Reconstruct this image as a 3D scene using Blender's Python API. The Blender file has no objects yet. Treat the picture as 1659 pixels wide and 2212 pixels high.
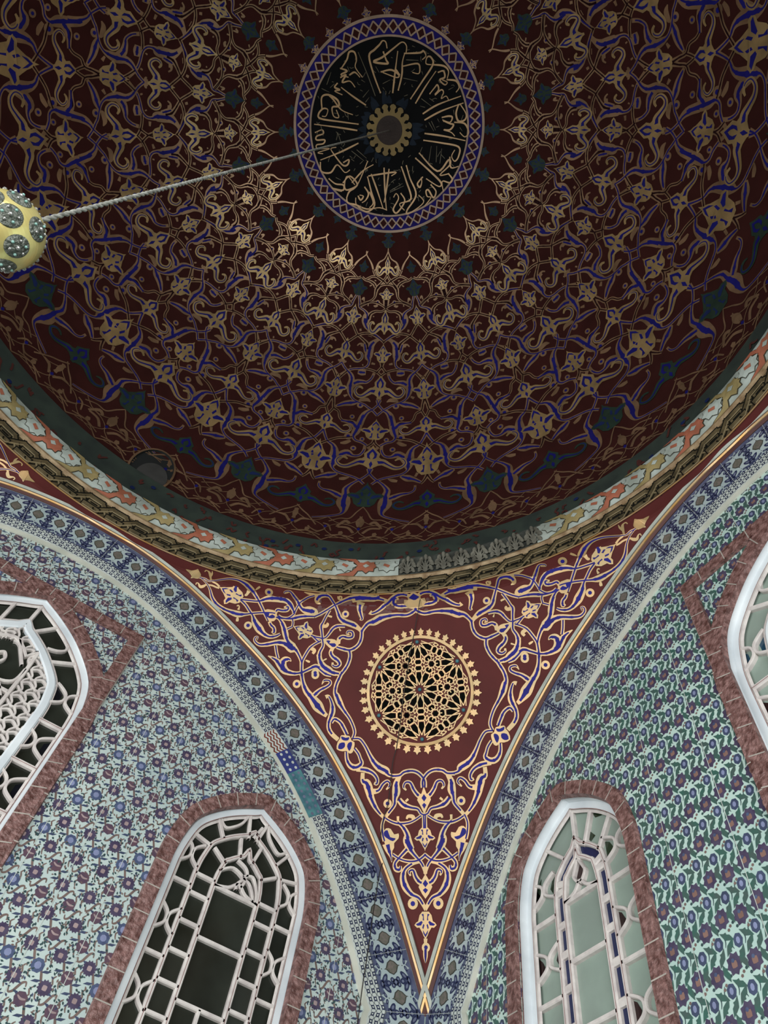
import bpy, math, random
import numpy as np
from mathutils import Vector, Matrix
from mathutils.geometry import tessellate_polygon
random.seed(7)
# ---------------------------------------------------------------- painted ornament, in coordinates of the surface it lies on
PEND="""PG 3330 9936 3251 9917 3193 9859 3166 9814 3138 9863 3102 9931 3102 10013 3127 10047 3187 10060 3217 10078 3220 10042 3267 10002
PB 3233 9974 3193 9942 3153 10006 3166 10013 3205 10011
D 3113 10022 119 3033 10009 129 2952 10020 130 2834 9914 151 2693 9800 183 2565 9770 242 2453 9822 376 2360 9933 432 2302 10018 270 2234 10092 242 2158 10189 225 2096 10274 214 2020 10378 160
D 3098 10011 118 2991 10067 118 2911 10145 161 2843 10249 241 2756 10321 267 2640 10362 266 2534 10376 346 2432 10380 426 2338 10354 235 2265 10325 213 2134 10283 214 2018 10258 214 1947 10254 182
G 3060 9828 64 3054 9784 75 3022 9777 75 2991 9813 161 2964 9910 140 2932 10005 108 2855 10029 108 2803 10059 129
G 2961 9733 21 2953 9809 118 2961 9885 129
G 3116 10145 54 3117 10116 64 3092 10112 75 3051 10150 182 3012 10129 182 2982 10094 107 2903 10076 108 2837 10083 108 2796 10081 108
F 2812 10062 2450 10161 93
D 2466 10160 215 2356 10146 215 2216 10122 226 2116 10063 377 2018 10030 485 1915 10020 485 1816 10049 323 1724 10148 241 1682 10207 214
D 2465 10165 215 2376 10220 225 2293 10299 224 2238 10351 224 2185 10437 425 2106 10520 530 2033 10580 343 1950 10607 264 1868 10579 238 1818 10536 159
C 2101 9901 312
C 2262 10507 297
G 2297 9924 54 2268 9864 140 2239 9805 129
G 2432 10413 53 2422 10455 181 2416 10487 149
G 2428 10073 108 2407 10073 162 2395 10040 183 2388 9994 270
G 2484 10272 75 2469 10256 86 2448 10273 75 2450 10318 160
L 1947 10254 214 1930 10196 241 1859 10194 241 1792 10170 268 1795 10125 215 1849 10141 107
L 1998 10384 213 1967 10433 239 1920 10468 255 1902 10530 243 1937 10527 106
PG 2123 10247 1978 10211 1904 10312 1997 10390
PB 2086 10273 2029 10255 2025 10314 1983 10278 1936 10307 1979 10337 2042 10328
D 1926 10305 192 1871 10327 213 1805 10402 319 1751 10525 397 1717 10606 316 1639 10726 472
D 1682 10207 182 1749 10284 192 1854 10313 181 1909 10291 160
D 2095 10695 53 2096 10645 105 2127 10659 158 2120 10713 189 2053 10752 231 1954 10725 289 1830 10671 342 1715 10672 473 1628 10735 498 1596 10697 263
D 1845 10719 210 1812 10825 209 1778 10909 209
L 1911 10896 52 1802 10937 313 1733 11014 416 1668 11081 415 1574 11098 285 1515 11099 233
L 1608 10924 52 1641 10895 235 1693 10916 418 1710 10987 469 1669 11069 416
L 1815 9811 73 1877 9852 91 1869 9802 118 1798 9777 181 1723 9914 273 1660 10038 301 1592 10124 318 1503 10141 589 1415 10149 453 1385 10202 226
D 1970 10021 229 1882 10006 274 1780 10057 250 1721 10135 204 1699 10207 204
D 1404 10217 203 1506 10226 271 1605 10248 339 1716 10292 293 1834 10304 226 1899 10279 203
D 1404 10217 226 1326 10167 226 1247 10102 226 1144 10012 227 1038 9901 271 919 9806 338 811 9773 405 686 9780 449 582 9809 448 490 9758 268
D 1691 10206 181 1660 10086 182 1615 9995 205 1527 9867 204 1437 9799 181
G 1590 9743 45 1509 9769 181 1419 9786 226 1347 9771 226
L 1346 10015 45 1394 9977 273 1393 9864 363 1329 9776 362 1231 9778 271 1171 9918 227 1135 10016 227 1089 10119 271 1046 10210 338 973 10261 404 859 10300 403 780 10352 267 736 10396 245
D 736 10388 267 738 10506 266 781 10607 265 873 10673 265 971 10660 265 1053 10638 221
D 967 10324 224 1067 10328 269 1130 10369 269 1171 10445 223 1206 10503 201 1244 10525 178
C 979 10146 270
G 1076 9830 90 1074 9774 99 1043 9780 99 1050 9846 99 1089 9841 99 1096 9768 90
G 1219 10190 90 1193 10193 126 1162 10201 117
G 1043 10359 45 1033 10381 89 1022 10398 98
D 1204 10099 204 1244 10197 203 1274 10291 202 1292 10347 269 1272 10436 224 1250 10544 223 1232 10635 222 1261 10730 265 1258 10823 331 1218 10914 374 1149 10983 417 1083 11024 350 990 11040 262
D 881 10683 265 867 10774 264 891 10898 263 946 11014 262 980 11071 240
G 1316 10354 179 1275 10345 224 1226 10340 224 1208 10313 180 1223 10295 90
F 1680 10396 1399 10482 94
D 1678 10405 180 1681 10342 180 1698 10299 180
D 1744 10454 179 1678 10405 180
D 1413 10498 179 1344 10517 201 1294 10521 201 1243 10534 200
D 1397 10496 179 1322 10560 200 1286 10585 200
D 1272 10569 200 1346 10624 200 1402 10691 222 1444 10799 221 1470 10898 221 1466 10993 220 1453 11122 219
G 1419 10683 222 1369 10696 222 1334 10719 221 1352 10768 159
L 1033 10591 222 1032 10518 267 986 10479 258 911 10493 267 855 10473 244 864 10408 214 919 10397 169 932 10434 134 898 10442 89
L 1101 10651 221 1121 10726 265 1088 10788 300 1020 10839 316 993 10895 263 1029 10935 210 1076 10920 167 1084 10873 123
PG 1241 10552 1170 10528 1088 10530 1025 10591 1083 10668 1149 10654
PB 1200 10558 1143 10553 1155 10591 1083 10585 1063 10620 1109 10642
D 1835 10377 225 1777 10460 292 1736 10545 268 1706 10615 312 1634 10705 578 1572 10743 310 1510 10837 243 1471 10926 220
D 1828 10664 267 1746 10669 356 1656 10719 444
L 1617 10921 44 1643 10902 221 1695 10926 353 1697 11013 440 1639 11087 395 1537 11099 263 1449 11066 219 1364 11003 264 1292 10950 264 1226 10981 263 1177 11015 263
C 1288 11054 272
G 1430 10878 71 1401 10889 132 1372 10899 115
G 1208 10856 62 1178 10834 97 1164 10824 70
L 898 9856 369 774 9800 490 616 9800 489 497 9817 305 382 9888 220
L 767 9901 553 786 10047 369 762 10150 270 741 10214 183 775 10220 110
L 641 10106 306 600 10125 220 507 10075 294 400 9962 343 290 9797 341 211 9733 303 116 9747 279 41 9836 242
L 223 9856 122 280 9823 304 303 9946 403 259 10020 342 165 10034 292 71 10036 267
MG -54 9686 -92 9777 -91 9889 -146 9878 -160 10007 -104 10068 -44 10087 -15 10090
MB -49 9730 -77 9836 -28 9920
PB 82 9941 32 9918 1 10020 6 10049 47 10025
D -15 10083 266 28 10130 278 122 10173 291 261 10162 304 389 10175 389 492 10203 511 572 10250 511 651 10274 341 705 10336 280 741 10397 303
D 955 11010 268 980 11098 268 1011 11203 267 1017 11313 266 990 11374 398 953 11462 418 894 11562 272 821 11668 227 771 11775 217 752 11856 216 769 11929 194
L 1480 10891 248 1452 11081 247 1418 11218 290 1366 11331 400 1304 11405 443 1207 11527 661 1132 11615 351 1084 11653 219
L 1287 11421 266 1255 11372 337 1201 11302 275 1130 11249 231 1088 11200 223 1100 11154 187 1162 11156 170 1187 11218 45
D 1521 11092 202 1452 11077 179 1373 11013 202 1284 10962 243 1215 11013 242 1156 11055 268 1083 11077 179
C 1282 11087 287
C 1492 11248 295
L 1281 10768 226 1246 10861 338 1206 10945 427 1122 10994 426 1063 11037 286 1023 11043 268
L 1124 11395 248 1087 11382 177 1041 11477 247 1025 11580 368 1039 11666 324 1054 11735 262 1046 11818 269 1004 11887 268 928 11954 237
D 1025 11740 218 993 11688 240 925 11725 253 876 11804 269 835 11885 238
PG 932 11987 908 11937 898 11895 806 11899 781 11954 745 11976 745 12038 758 12100 791 12116 827 12087 868 12094 935 12072
PB 919 12063 910 12000 856 11985 848 12035 877 12067
PB 897 11909 846 11925 808 11915 816 11952 851 11961 887 11948
PB 780 11973 771 12008 793 12086 823 12034 813 11990
D 768 11933 194 691 11933 215 625 12018 222 572 12123 263 521 12210 355 465 12267 437 391 12308 461 357 12350 250 285 12365 208
D 827 12095 214 812 12191 255 766 12261 339 705 12273 355 654 12227 279 671 12170 212 695 12112 213 740 12053 214
L 704 12294 253 610 12297 312 529 12331 260 481 12392 230 482 12446 208 511 12440 150
D 324 12364 244 247 12357 231 198 12321 244 114 12310 244 45 12342 243 -8 12417 242 -9 12494 262
L 247 12364 244 281 12444 354 280 12529 483 292 12597 306 298 12664 240 343 12729 217 381 12780 195
D 252 12611 306 204 12664 348 131 12692 260 65 12707 216 33 12752 193 -6 12766 172
L 178 12517 88 205 12481 158 185 12435 185 137 12440 220 103 12511 254 63 12567 270 23 12595 261
MG -10 12480 -25 12557 -51 12565 -69 12620 -41 12672 -6 12760
MB -8 12563 -25 12601 -6 12637
MB -5 12650 -21 12670 -4 12708
L 634 12331 224 629 12419 277 586 12447 489 553 12531 487 536 12592 396 491 12679 306 442 12743 217 394 12787 195
L 512 12530 309 458 12515 247 419 12451 222 372 12419 195 346 12458 168 383 12508 88
C 365 12650 280
D 380 12792 195 320 12824 194 248 12842 215 164 12836 193 99 12813 171 33 12771 172
G 105 12819 214 112 12781 215 158 12774 172 174 12800 103
D 261 12829 215 209 12872 257 170 12934 323 156 12999 406 118 13068 252
D 387 12781 195 410 12855 194 400 12940 214 381 12999 213
G 259 12773 147 258 12817 129
G 158 12606 131 185 12631 113
PG 370 12885 325 12891 291 12939 250 12930 249 12975 289 13016 288 13056 318 13090 363 13057 392 12970 394 12922
PB 388 12917 356 12903 329 12964 277 12974 302 12999 347 12981 387 12952
D -9 12760 172 -8 12822 188 -7 12889 212
FM -1 13087 -5 12883 100
L 353 13019 598 337 13074 412 315 13135 136 307 13177 45
L 183 12954 184 176 12993 367 148 13049 410 114 13099 272 67 13148 203 27 13195 188 -5 13270 178
D 168 13068 273 228 13128 227 276 13183 226 268 13229 270 232 13235 252 226 13206 135
D 302 13112 182 227 13152 181 140 13170 198 60 13159 203 -7 13113 203
L 54 13171 180 120 13188 203 185 13235 247 200 13302 357 176 13367 399 124 13420 290 60 13446 228 22 13491 196 -3 13529 173
L 132 13284 89 146 13251 170 110 13240 206 87 13291 267 54 13329 275 15 13341 265
MG -5 13270 -30 13314 -61 13368 -29 13420 -6 13453
MB -4 13314 -24 13344 -4 13371
MB -4 13375 -23 13391 -3 13415
C 110 13486 314
FM -2 13725 -6 13540 87
G -2 13708 169 -3 13745 101
CM -3 13760 244
D -3 13771 210 -3 13814 184 0 13850 42"""
DOME="""G -1 2055 58 -11 2128 81 -147 2244 81 -261 2287 92 -427 2332 127 -515 2419 150 -549 2474 115 -638 2493 81
G -1162 2153 57 -1103 2228 80 -872 2330 103 -745 2408 150 -679 2479 127
D -659 2489 196 -538 2580 196 -359 2639 196 -164 2690 196 -11 2744 197
D -11 2744 197 -143 2754 196 -285 2778 231 -401 2845 289
D -918 2686 196 -660 2612 196 -410 2619 196 -163 2679 196 -11 2744 197
D -6 2561 196 -87 2636 196 -261 2734 219 -402 2824 346 -434 2900 289 -463 3011 208 -609 3093 196 -816 3149 196 -993 3218 195
D -1098 2656 195 -940 2698 196 -744 2708 230 -547 2753 288 -472 2815 254
PA 0 2201 -8 2582 58
DF 22 1808 -1 2055 113
DF -1187 2309 -1126 2561 80
DF -1173 2652 -1098 3017 90
F 19 2798 4 3048 120
D 26 3049 463 28 3126 347 19 3214 231
D 19 3214 197 -143 3158 196 -310 3116 254 -523 3106 196 -732 3144 196 -989 3240 195
C -321 3100 231
G -311 3160 173 -394 3184 196 -457 3170 92
G -841 3118 81 -874 3043 138 -931 3091 115
G -505 2676 173 -516 2692 138
D -1077 3015 195 -1009 3131 195 -969 3239 195 -778 3291 230 -651 3361 345 -625 3461 460 -640 3540 460
D -1181 3036 195 -1293 3182 195
D 18 3225 197 -150 3280 196 -353 3283 231 -533 3345 323 -596 3459 460
PA 18 3225 1 3741 62
F -1145 3188 -1113 3601 83
G -393 3395 81 -433 3385 104
G -639 2778 81 -718 2804 104
G -668 3151 81 -664 3195 104
L -687 3356 345 -701 3478 524 -625 3595 414 -556 3646 276 -446 3709 248 -252 3772 235 -108 3840 235 22 3910 235
D -1124 3567 234 -1023 3639 234 -875 3775 234 -807 3811 234 -634 3882 275 -508 3958 385 -467 4067 412
L -107 3826 235 -258 3882 345 -385 3981 619 -408 4106 687 -411 4232 617 -374 4301 274 -396 4400 232 -509 4468 232 -748 4503 231 -910 4560 231 -1080 4680 230
L -590 3948 275 -548 4029 343 -507 4138 274
D 22 3910 235 -108 3840 235 -253 3786 235 -467 3737 234 -683 3755 234 -850 3814 234 -1007 3912 233 -1102 3977 233
G -446 3791 345 -450 3802 345
G -792 4017 96 -733 3971 137 -651 3979 247 -650 4021 247
G -772 3713 165 -798 3667 179
G -197 4361 137 -300 4348 205
G -527 4419 82 -546 4385 109
G -859 4485 122 -880 4444 109
F 20 3924 25 4328 90
D 25 4328 302 -4 4412 233 -67 4481 233 -146 4552 232
D 11 4611 232 -109 4538 232 -288 4489 232 -472 4473 232
L -419 4556 409 -528 4560 544 -637 4559 340
PA -1147 3885 -1132 4359 82
G -1129 4387 340 -1044 4384 272 -1036 4369 136
D -1125 4415 231 -1024 4502 231 -928 4562 244 -815 4637 407 -759 4732 474 -764 4876 607 -736 5004 471 -686 5102 241 -588 5169 228 -476 5207 228 -332 5246 228 -240 5297 228 -119 5363 227 3 5470 227
L -192 4552 246 -245 4666 245 -356 4754 271 -478 4758 407 -618 4780 541 -739 4860 607
PA 25 4568 23 5102 95
G 35 5073 203 29 5190 135
G -12 5115 243 -46 5129 202
F -1118 4656 -1118 5163 93
D -927 4576 230 -1027 4673 230 -1091 4753 202
G -785 5074 134 -867 5118 241
G -198 5172 67 -292 5128 336 -424 5146 309 -475 5178 134
C -430 5264 335
D 44 5132 229 -9 5233 228 -133 5348 241 -233 5407 307 -320 5542 465 -361 5692 528
D -1118 5163 400 -1071 5274 266 -1032 5402 265 -905 5461 225 -842 5588 224 -736 5653 224 -569 5641 291 -496 5682 396
D -1032 5402 238 -1075 5482 224 -1118 5547 224
L -491 5193 228 -622 5229 535 -814 5274 467 -1002 5368 199
C -569 5536 265
L -167 5347 281 -305 5468 513 -372 5661 586 -417 5838 690 -459 5963 381 -397 6050 258 -267 6084 258 -142 6156 258 -24 6268 257
D -794 5651 277 -653 5657 354 -513 5684 539 -430 5768 538
D -477 5982 259 -629 6017 258 -796 6057 257 -994 6169 255 -1091 6237 254
PA -1118 5499 -1125 5921 125
D -1125 5921 303 -1028 6085 256 -962 6165 256 -848 6224 376 -785 6325 599 -758 6486 818 -747 6631 738 -736 6740 264 -634 6825 249 -486 6863 249 -310 6906 249 -182 6963 249 -75 7060 248
L -173 6138 258 -187 6281 257 -262 6390 270 -391 6410 330 -515 6360 675 -629 6421 672 -712 6536 668
C -569 5977 411
G -498 6072 228 -600 6131 333 -700 6156 151
C -410 6238 302
C -261 6012 259
F 31 5542 7 6017 122
D 9 5999 306 -37 6105 259 -146 6192 258
PA 32 6144 30 6710 120
D 25 6691 371 -5 6801 251 -118 6927 249 -216 7000 248 -314 7094 319 -383 7208 504 -367 7341 643 -372 7534 1061 -335 7710 630 -361 7829 278 -518 7912 234 -833 8016 177
F -1118 6134 -1130 6884 92
D -1130 6884 363 -1057 7022 245 -999 7088 216
L -607 6870 249 -744 6927 655 -879 6978 435 -1028 7074 216
G -935 6818 219 -892 6905 189
G -372 6925 73 -464 6965 321 -555 6988 218
L -390 7438 427 -498 7383 570 -649 7315 428 -805 7291 242 -888 7224 214 -898 7112 187
DF 20 7009 0 7623 110
DP -1139 7243 -1147 7707 135
G 0 7623 71 -94 7755 98 -198 7930 111 -361 7948 97 -531 8053 96
G 21 7862 70 -33 7998 345 -20 8141 137
G -1149 7767 83 -1025 7883 110 -897 7984 109 -727 8187 108
G -173 8051 206 -261 8009 275 -385 8170 136
G -1145 7864 206 -1109 7977 272 -1141 8123 162
G -451 8294 94 -515 8153 136 -616 8118 95
G -863 8080 95 -983 8097 203 -1081 8234 134
G -76 8301 203 -189 8173 204 -359 8170 163
G -551 8256 94 -663 8345 134 -788 8295 94 -848 8240 134"""
CALL="""20 -271 -242 -410 -337 -535 -450 -516 -526 -495 -589 -486 -633 -453 -642 -414 -604
11 -297 -185 -464 -302 -645 -418
18 -161 -313 -236 -475 -311 -645
18 -124 -364 -165 -495 -219 -589 -240 -665
20 -428 -557 -372 -517 -343 -496 -471 -433 -416 -514 -360 -638 -314 -730 -259 -728 -229 -672
18 -359 -402 -281 -472 -192 -478 -201 -445 -345 -405
18 -254 -502 -181 -484
18 -240 -665 -114 -752 -91 -785 -46 -764 -60 -717
16 -191 -569 -84 -663 -38 -641 -25 -598 -85 -572
10 -199 -627 -89 -692
18 29 -370 45 -565 56 -740 3 -782 -29 -762 -9 -711 40 -730
16 95 -365 98 -534 114 -713
18 50 -737 153 -790 221 -782 248 -722
18 141 -718 178 -754 220 -717 190 -671 258 -663 267 -695 211 -685
18 254 -713 336 -753 395 -726 394 -672
16 173 -516 185 -590 194 -622 230 -593 223 -535 252 -607 286 -602 297 -543 327 -589 368 -576
18 216 -329 296 -476 457 -673
18 265 -292 362 -451 515 -638
20 481 -596 506 -518 568 -476 616 -521 593 -574 485 -612
18 406 -411 454 -456 493 -469 498 -417 419 -393
18 437 -391 505 -408 545 -420 539 -361 484 -325 563 -349 617 -342
18 542 -446 636 -493 717 -450 709 -395 640 -399
18 338 -187 518 -277 735 -370
18 364 -127 533 -210 709 -283 762 -211 756 -150 700 -170 693 -237
18 691 -149 758 -78 818 -133
20 395 2 656 34 693 -122 733 -91 700 49 771 -14
20 389 64 606 81 754 102 753 147 596 162
18 771 -14 834 4 833 49 758 84 827 158
18 345 181 448 260 597 357 602 538 638 553 709 373 620 341
18 306 221 427 304 572 419 496 531 579 554
18 555 174 545 256 589 271 577 219 544 182
18 677 182 759 203 772 270 683 239 667 264 708 298 749 286 739 392
18 451 439 529 479 523 622 467 613 456 496 405 469 403 517
18 153 337 287 518 410 667
18 205 317 299 510 344 618
18 55 491 276 300 262 354
18 71 465 217 564 373 676
18 50 509 159 603 270 698 234 800 105 808 53 751
18 -30 806 -40 736 -3 635 -36 374
16 -63 645 -29 488 35 371
18 -30 806 9 842 90 811 220 778 331 689 415 663
18 69 724 113 741 116 693 74 706
18 80 610 149 640 160 710 139 755
18 154 622 244 684 237 752
18 -145 699 -119 607 -3 635 -70 740 -120 713 -142 622 -26 650
18 -293 752 -208 756 -131 720 -105 764 -182 800 -224 813 -164 803 -110 783
18 -218 291 -334 468 -470 646
18 -457 667 -402 734 -313 691 -294 588 -185 606 -152 554
18 -248 529 -215 477 -201 527 -247 558 -385 517 -433 490 -393 449
18 -295 192 -481 279 -701 387
18 -315 135 -485 219 -671 305 -711 276 -695 210 -650 194 -637 255 -671 277
16 -651 446 -605 388 -576 412 -621 470 -603 501 -534 455 -527 494 -579 542 -549 566 -445 498 -530 598 -478 578
20 -706 217 -759 128 -714 72 -613 61 -572 102 -622 149 -569 211 -518 191 -576 146
16 -697 75 -646 82 -531 117 -406 90
18 -719 -203 -709 -300 -721 -369 -677 -397 -627 -353 -603 -290 -497 -255
18 -684 -134 -651 -181 -650 -103 -589 -155 -516 -137
18 -618 -203 -586 -250 -519 -241
18 -343 -60 -496 -55 -638 -58
18 -688 -65 -693 -22 -637 -31 -676 7 -591 -7
18 -724 -200 -658 -216 -695 -153 -618 -177
8 -291 -322 -244 -392
8 -138 -479 2 -537
8 122 -430 248 -431
8 311 -295 402 -257
8 327 -319 415 -273
8 528 16 461 -127
8 595 -29 511 -160
8 636 -41 569 -170
8 333 487 407 347
8 340 498 432 360
8 -237 390 -70 397
8 -197 349 -61 361
8 -456 319 -351 400
8 -641 355 -564 432
8 -401 -103 -382 -196
8 -355 -80 -346 -139
8 -772 2 -790 -118
8 -799 60 -715 46
8 -463 100 -421 156
8 464 -531 496 -498
8 36 -779 70 -775
7 -273 -294 -244 -286
7 -99 -432 -95 -461
7 -17 -380 -43 -349
7 369 -373 405 -356
7 404 -300 425 -328
7 277 -570 312 -566
7 -496 -229 -451 -232
7 -459 -146 -431 -151
7 -484 169 -479 152
7 -798 140 -776 153
7 200 -386 150 -367
7 316 -242 297 -258
7 613 -437 656 -423
7 316 -648 346 -694
7 -340 -562 -321 -568
7 -211 -759 -179 -767
7 -10 -633 19 -614
7 -741 -51 -722 -57
7 -228 442 -187 444
7 398 714 385 746
7 821 -61 845 -62
7 669 339 685 313
7 173 810 137 779
7 291 731 322 726
7 301 388 326 401
7 352 339 353 316
7 440 176 443 204
7 -112 513 -110 541
7 -241 702 -181 693
7 -280 477 -279 505"""

A = 3.0                                  # half the width of the square room, metres
H0 = 1.6                                 # eye height
KZ = [1.380,1.374,1.355,1.322,1.280,1.232,1.171,1.093,.990,.855,.676]   # arch height over the wall, every tenth of the half width
SC = bpy.context.scene
COL = SC.collection
def S(c): return tuple(((v/255+.055)/1.055)**2.4 if v/255 > .04045 else v/255/12.92 for v in c)

# ---------------------------------------------------------------- materials
def mat(name, c, rough=.6, metal=0., var=.12, scale=9., bump=0., bscale=40., c2=None, spec=.5, coat=0.):
    m = bpy.data.materials.new(name); m.use_nodes = True
    nt = m.node_tree; b = nt.nodes['Principled BSDF']
    b.inputs['Roughness'].default_value = rough; b.inputs['Metallic'].default_value = metal
    b.inputs['Specular IOR Level'].default_value = spec
    if coat: b.inputs['Coat Weight'].default_value = coat; b.inputs['Coat Roughness'].default_value = .12
    tc = nt.nodes.new('ShaderNodeTexCoord'); n = nt.nodes.new('ShaderNodeTexNoise')
    n.inputs['Scale'].default_value = scale; n.inputs['Detail'].default_value = 6
    nt.links.new(tc.outputs['Object'], n.inputs['Vector'])
    r = nt.nodes.new('ShaderNodeValToRGB'); L = S(c)
    lo = S(c2) if c2 else tuple(v*(1-var*2) for v in L)
    r.color_ramp.elements[0].position = .35; r.color_ramp.elements[1].position = .65
    r.color_ramp.elements[0].color = (*lo, 1); r.color_ramp.elements[1].color = (*tuple(min(1, v*(1+var*.5)) for v in L), 1)
    nt.links.new(n.outputs['Fac'], r.inputs['Fac']); nt.links.new(r.outputs['Color'], b.inputs['Base Color'])
    if bump:
        n2 = nt.nodes.new('ShaderNodeTexNoise'); n2.inputs['Scale'].default_value = bscale; n2.inputs['Detail'].default_value = 4
        nt.links.new(tc.outputs['Object'], n2.inputs['Vector'])
        bp = nt.nodes.new('ShaderNodeBump'); bp.inputs['Strength'].default_value = bump; bp.inputs['Distance'].default_value = .02
        nt.links.new(n2.outputs['Fac'], bp.inputs['Height']); nt.links.new(bp.outputs['Normal'], b.inputs['Normal'])
    return m
M = {}
def defm(k, *a, **kw): M[k] = mat(k, *a, **kw)
defm('dome_maroon', (57,25,22), .85, scale=5, var=.1, spec=.12)
defm('dome_gold', (164,132,102), .38, .6, scale=7, var=.16)
defm('dome_gold_bright', (192,164,116), .35, .6, scale=7, var=.16)
defm('dome_navy', (26,24,104), .7, spec=.15)
defm('dome_dark', (36,14,16), .85, spec=.1)
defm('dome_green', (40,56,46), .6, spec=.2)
defm('green_edge', (70,84,66), .5, .2)
defm('drum_green', (50,62,54), .75, var=.2, scale=6, c2=(40,50,46))
defm('drum_red', (78,34,28), .75); defm('drum_blue', (26,40,84), .7, spec=.2)
defm('oculus_shade', (22,26,26), .9); defm('oculus_grey', (62,62,60), .8)
defm('black_field', (7,9,11), .8, scale=3, spec=.15)
defm('script_gold', (182,148,106), .45, .3)
defm('fine_gold', (92,84,62), .5, .2)
defm('rosette_gold', (122,102,56), .55, .3); defm('rosette_brown', (52,42,38), .8, bump=.6, bscale=60)
defm('stain', (34,42,52), .9, spec=.1)
defm('ring_blue', (32,24,100), .75, spec=.12); defm('ring_line', (160,134,112), .5)
defm('maroon', (90,35,32), .72, scale=4, var=.08, spec=.3)
defm('maroon_worn', (106,72,70), .8, scale=20)
defm('gold', (206,168,116), .42, .25, var=.1, scale=8, c2=(184,160,114))
defm('navy', (38,34,130), .6, spec=.2)
defm('teal', (70,120,128), .3)
defm('hole_shade', (12,14,12), .9, spec=.05)  # shade inside the lattice openings, painted as flat near-black shapes
defm('cream_line', (178,184,172), .6); defm('gold_line', (188,146,84), .4, .5, c2=(204,176,134))
defm('red_line', (84,42,36), .6)
defm('frieze_white', (176,186,178), .7, scale=6, c2=(142,150,140)); defm('frieze_orange', (168,98,74), .7, scale=6, c2=(140,82,58))
defm('frieze_olive', (156,140,94), .7, scale=6, c2=(130,116,72)); defm('frieze_line', (60,56,40), .7)
defm('plaster_dark', (66,70,64), .85, bump=.8, bscale=25, c2=(44,46,42)); defm('plaster_leaf', (118,116,104), .8, bump=.5, c2=(84,82,72))
defm('cornice_gold', (168,146,112), .6, .15, c2=(124,98,66), scale=12, bump=.3)
defm('strap', (128,114,84), .42, .5, c2=(84,76,56), bump=.2); defm('strap_dark', (24,23,18), .85, spec=.1); defm('strap_edge', (196,180,140), .35, .6)
defm('band_ground', (98,106,134), .22, c2=(78,86,116), scale=14)
defm('tile_white', (184,198,198), .17, c2=(168,186,188), scale=3, coat=.4)
defm('navy_leaf', (40,48,82), .22, c2=(52,56,86), scale=30); defm('leaf_core', (118,126,150), .22)
defm('grey_lozenge', (122,112,106), .3, c2=(100,102,90), scale=60); defm('lozenge_edge', (72,74,66), .3)
defm('wall_tile', (192,206,200), .16, c2=(176,194,192), scale=2.2, coat=.4)
defm('wall_tile_green', (188,212,202), .16, c2=(172,200,192), scale=2.2, coat=.4)
defm('fl_blue', (82,96,124), .2, c2=(70,78,108), scale=25); defm('fl_plum', (82,74,96), .2, c2=(68,60,84), scale=25)
defm('fl_red', (98,76,86), .2, c2=(82,68,86), scale=25); defm('fl_core', (168,148,148), .2)
defm('scroll_navy', (70,80,106), .2); defm('scroll_brown', (122,104,98), .2); defm('leaf_dark', (58,80,82), .2); defm('leaf_green', (60,98,88), .2, c2=(74,92,88), scale=20)
defm('fl_orange', (140,110,100), .25); defm('ring_core', (136,144,178), .2)
defm('grout', (196,204,196), .7)
defm('strip_white', (212,220,214), .14, bump=.25, bscale=14, coat=.6, c2=(196,204,198)); defm('strip_edge', (208,210,196), .16, coat=.5, c2=(190,194,180), scale=5)
defm('strip_navy', (44,50,80), .2); defm('strip_grey', (106,116,120), .2); defm('strip_red', (130,66,54), .25)
defm('strip_teal', (88,142,146), .2, c2=(70,110,124), scale=20); defm('strip_blue', (66,76,140), .2)
defm('marble', (142,108,103), .42, c2=(92,60,55), scale=34, bump=1., bscale=38); defm('joint', (176,168,158), .8)
defm('frame_white', (226,232,234), .5, c2=(206,214,218), scale=4); defm('plaster_white', (214,208,202), .7, c2=(196,188,184), scale=18)
defm('hairline', (150,112,108), .7)
defm('glass_dark', (44,48,42), .12, c2=(32,34,28), scale=3, spec=.35); defm('glass_black', (22,24,30), .12, spec=.4)
defm('glass_grey', (146,164,152), .25, c2=(136,150,140), scale=3); defm('glass_navy', (34,44,84), .15); defm('glass_brown', (42,22,22), .15)
defm('glass_green', (34,52,34), .15); defm('glass_teal', (34,70,92), .15)
defm('ball_gold', (226,214,146), .25, .55, c2=(206,190,116), scale=12); defm('disc_dark', (100,104,96), .45, .6, bump=.8, bscale=90)
defm('silver', (150,150,146), .3, .7); defm('gem', (120,160,150), .15); defm('cord', (140,140,132), .8, c2=(96,96,90), scale=60)
defm('cable', (40,34,30), .6); defm('plain_plaster', (150,150,142), .9); defm('stone_floor', (120,110,100), .6, scale=3)

# ---------------------------------------------------------------- mesh builder
class MB:
    def __init__(s): s.v=[]; s.f=[]; s.m=[]; s.mats=[]; s.n=0
    def mi(s, k):
        if k not in s.mats: s.mats.append(k)
        return s.mats.index(k)
    def poly(s, pts, k):
        i=s.n; s.v.extend([tuple(p) for p in pts]); s.n+=len(pts); s.f.append(tuple(range(i, s.n))); s.m.append(s.mi(k))
    def quads(s, a, b, k, closed=False):
        i=s.n; n=len(a); s.v.extend([tuple(p) for p in a]); s.v.extend([tuple(p) for p in b]); s.n+=2*n; q=s.mi(k)
        for j in range(n if closed else n-1):
            j2=(j+1)%n; s.f.append((i+j,i+j2,i+n+j2,i+n+j)); s.m.append(q)
    def build(s, name, parent=None, smooth=False):
        me=bpy.data.meshes.new(name); me.from_pydata(s.v, [], s.f)
        for k in s.mats: me.materials.append(M[k])
        me.polygons.foreach_set('material_index', s.m)
        if smooth: me.polygons.foreach_set('use_smooth', [True]*len(s.f))
        me.update()
        o=bpy.data.objects.new(name, me); COL.objects.link(o)
        if parent: o.parent=parent
        return o
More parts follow.
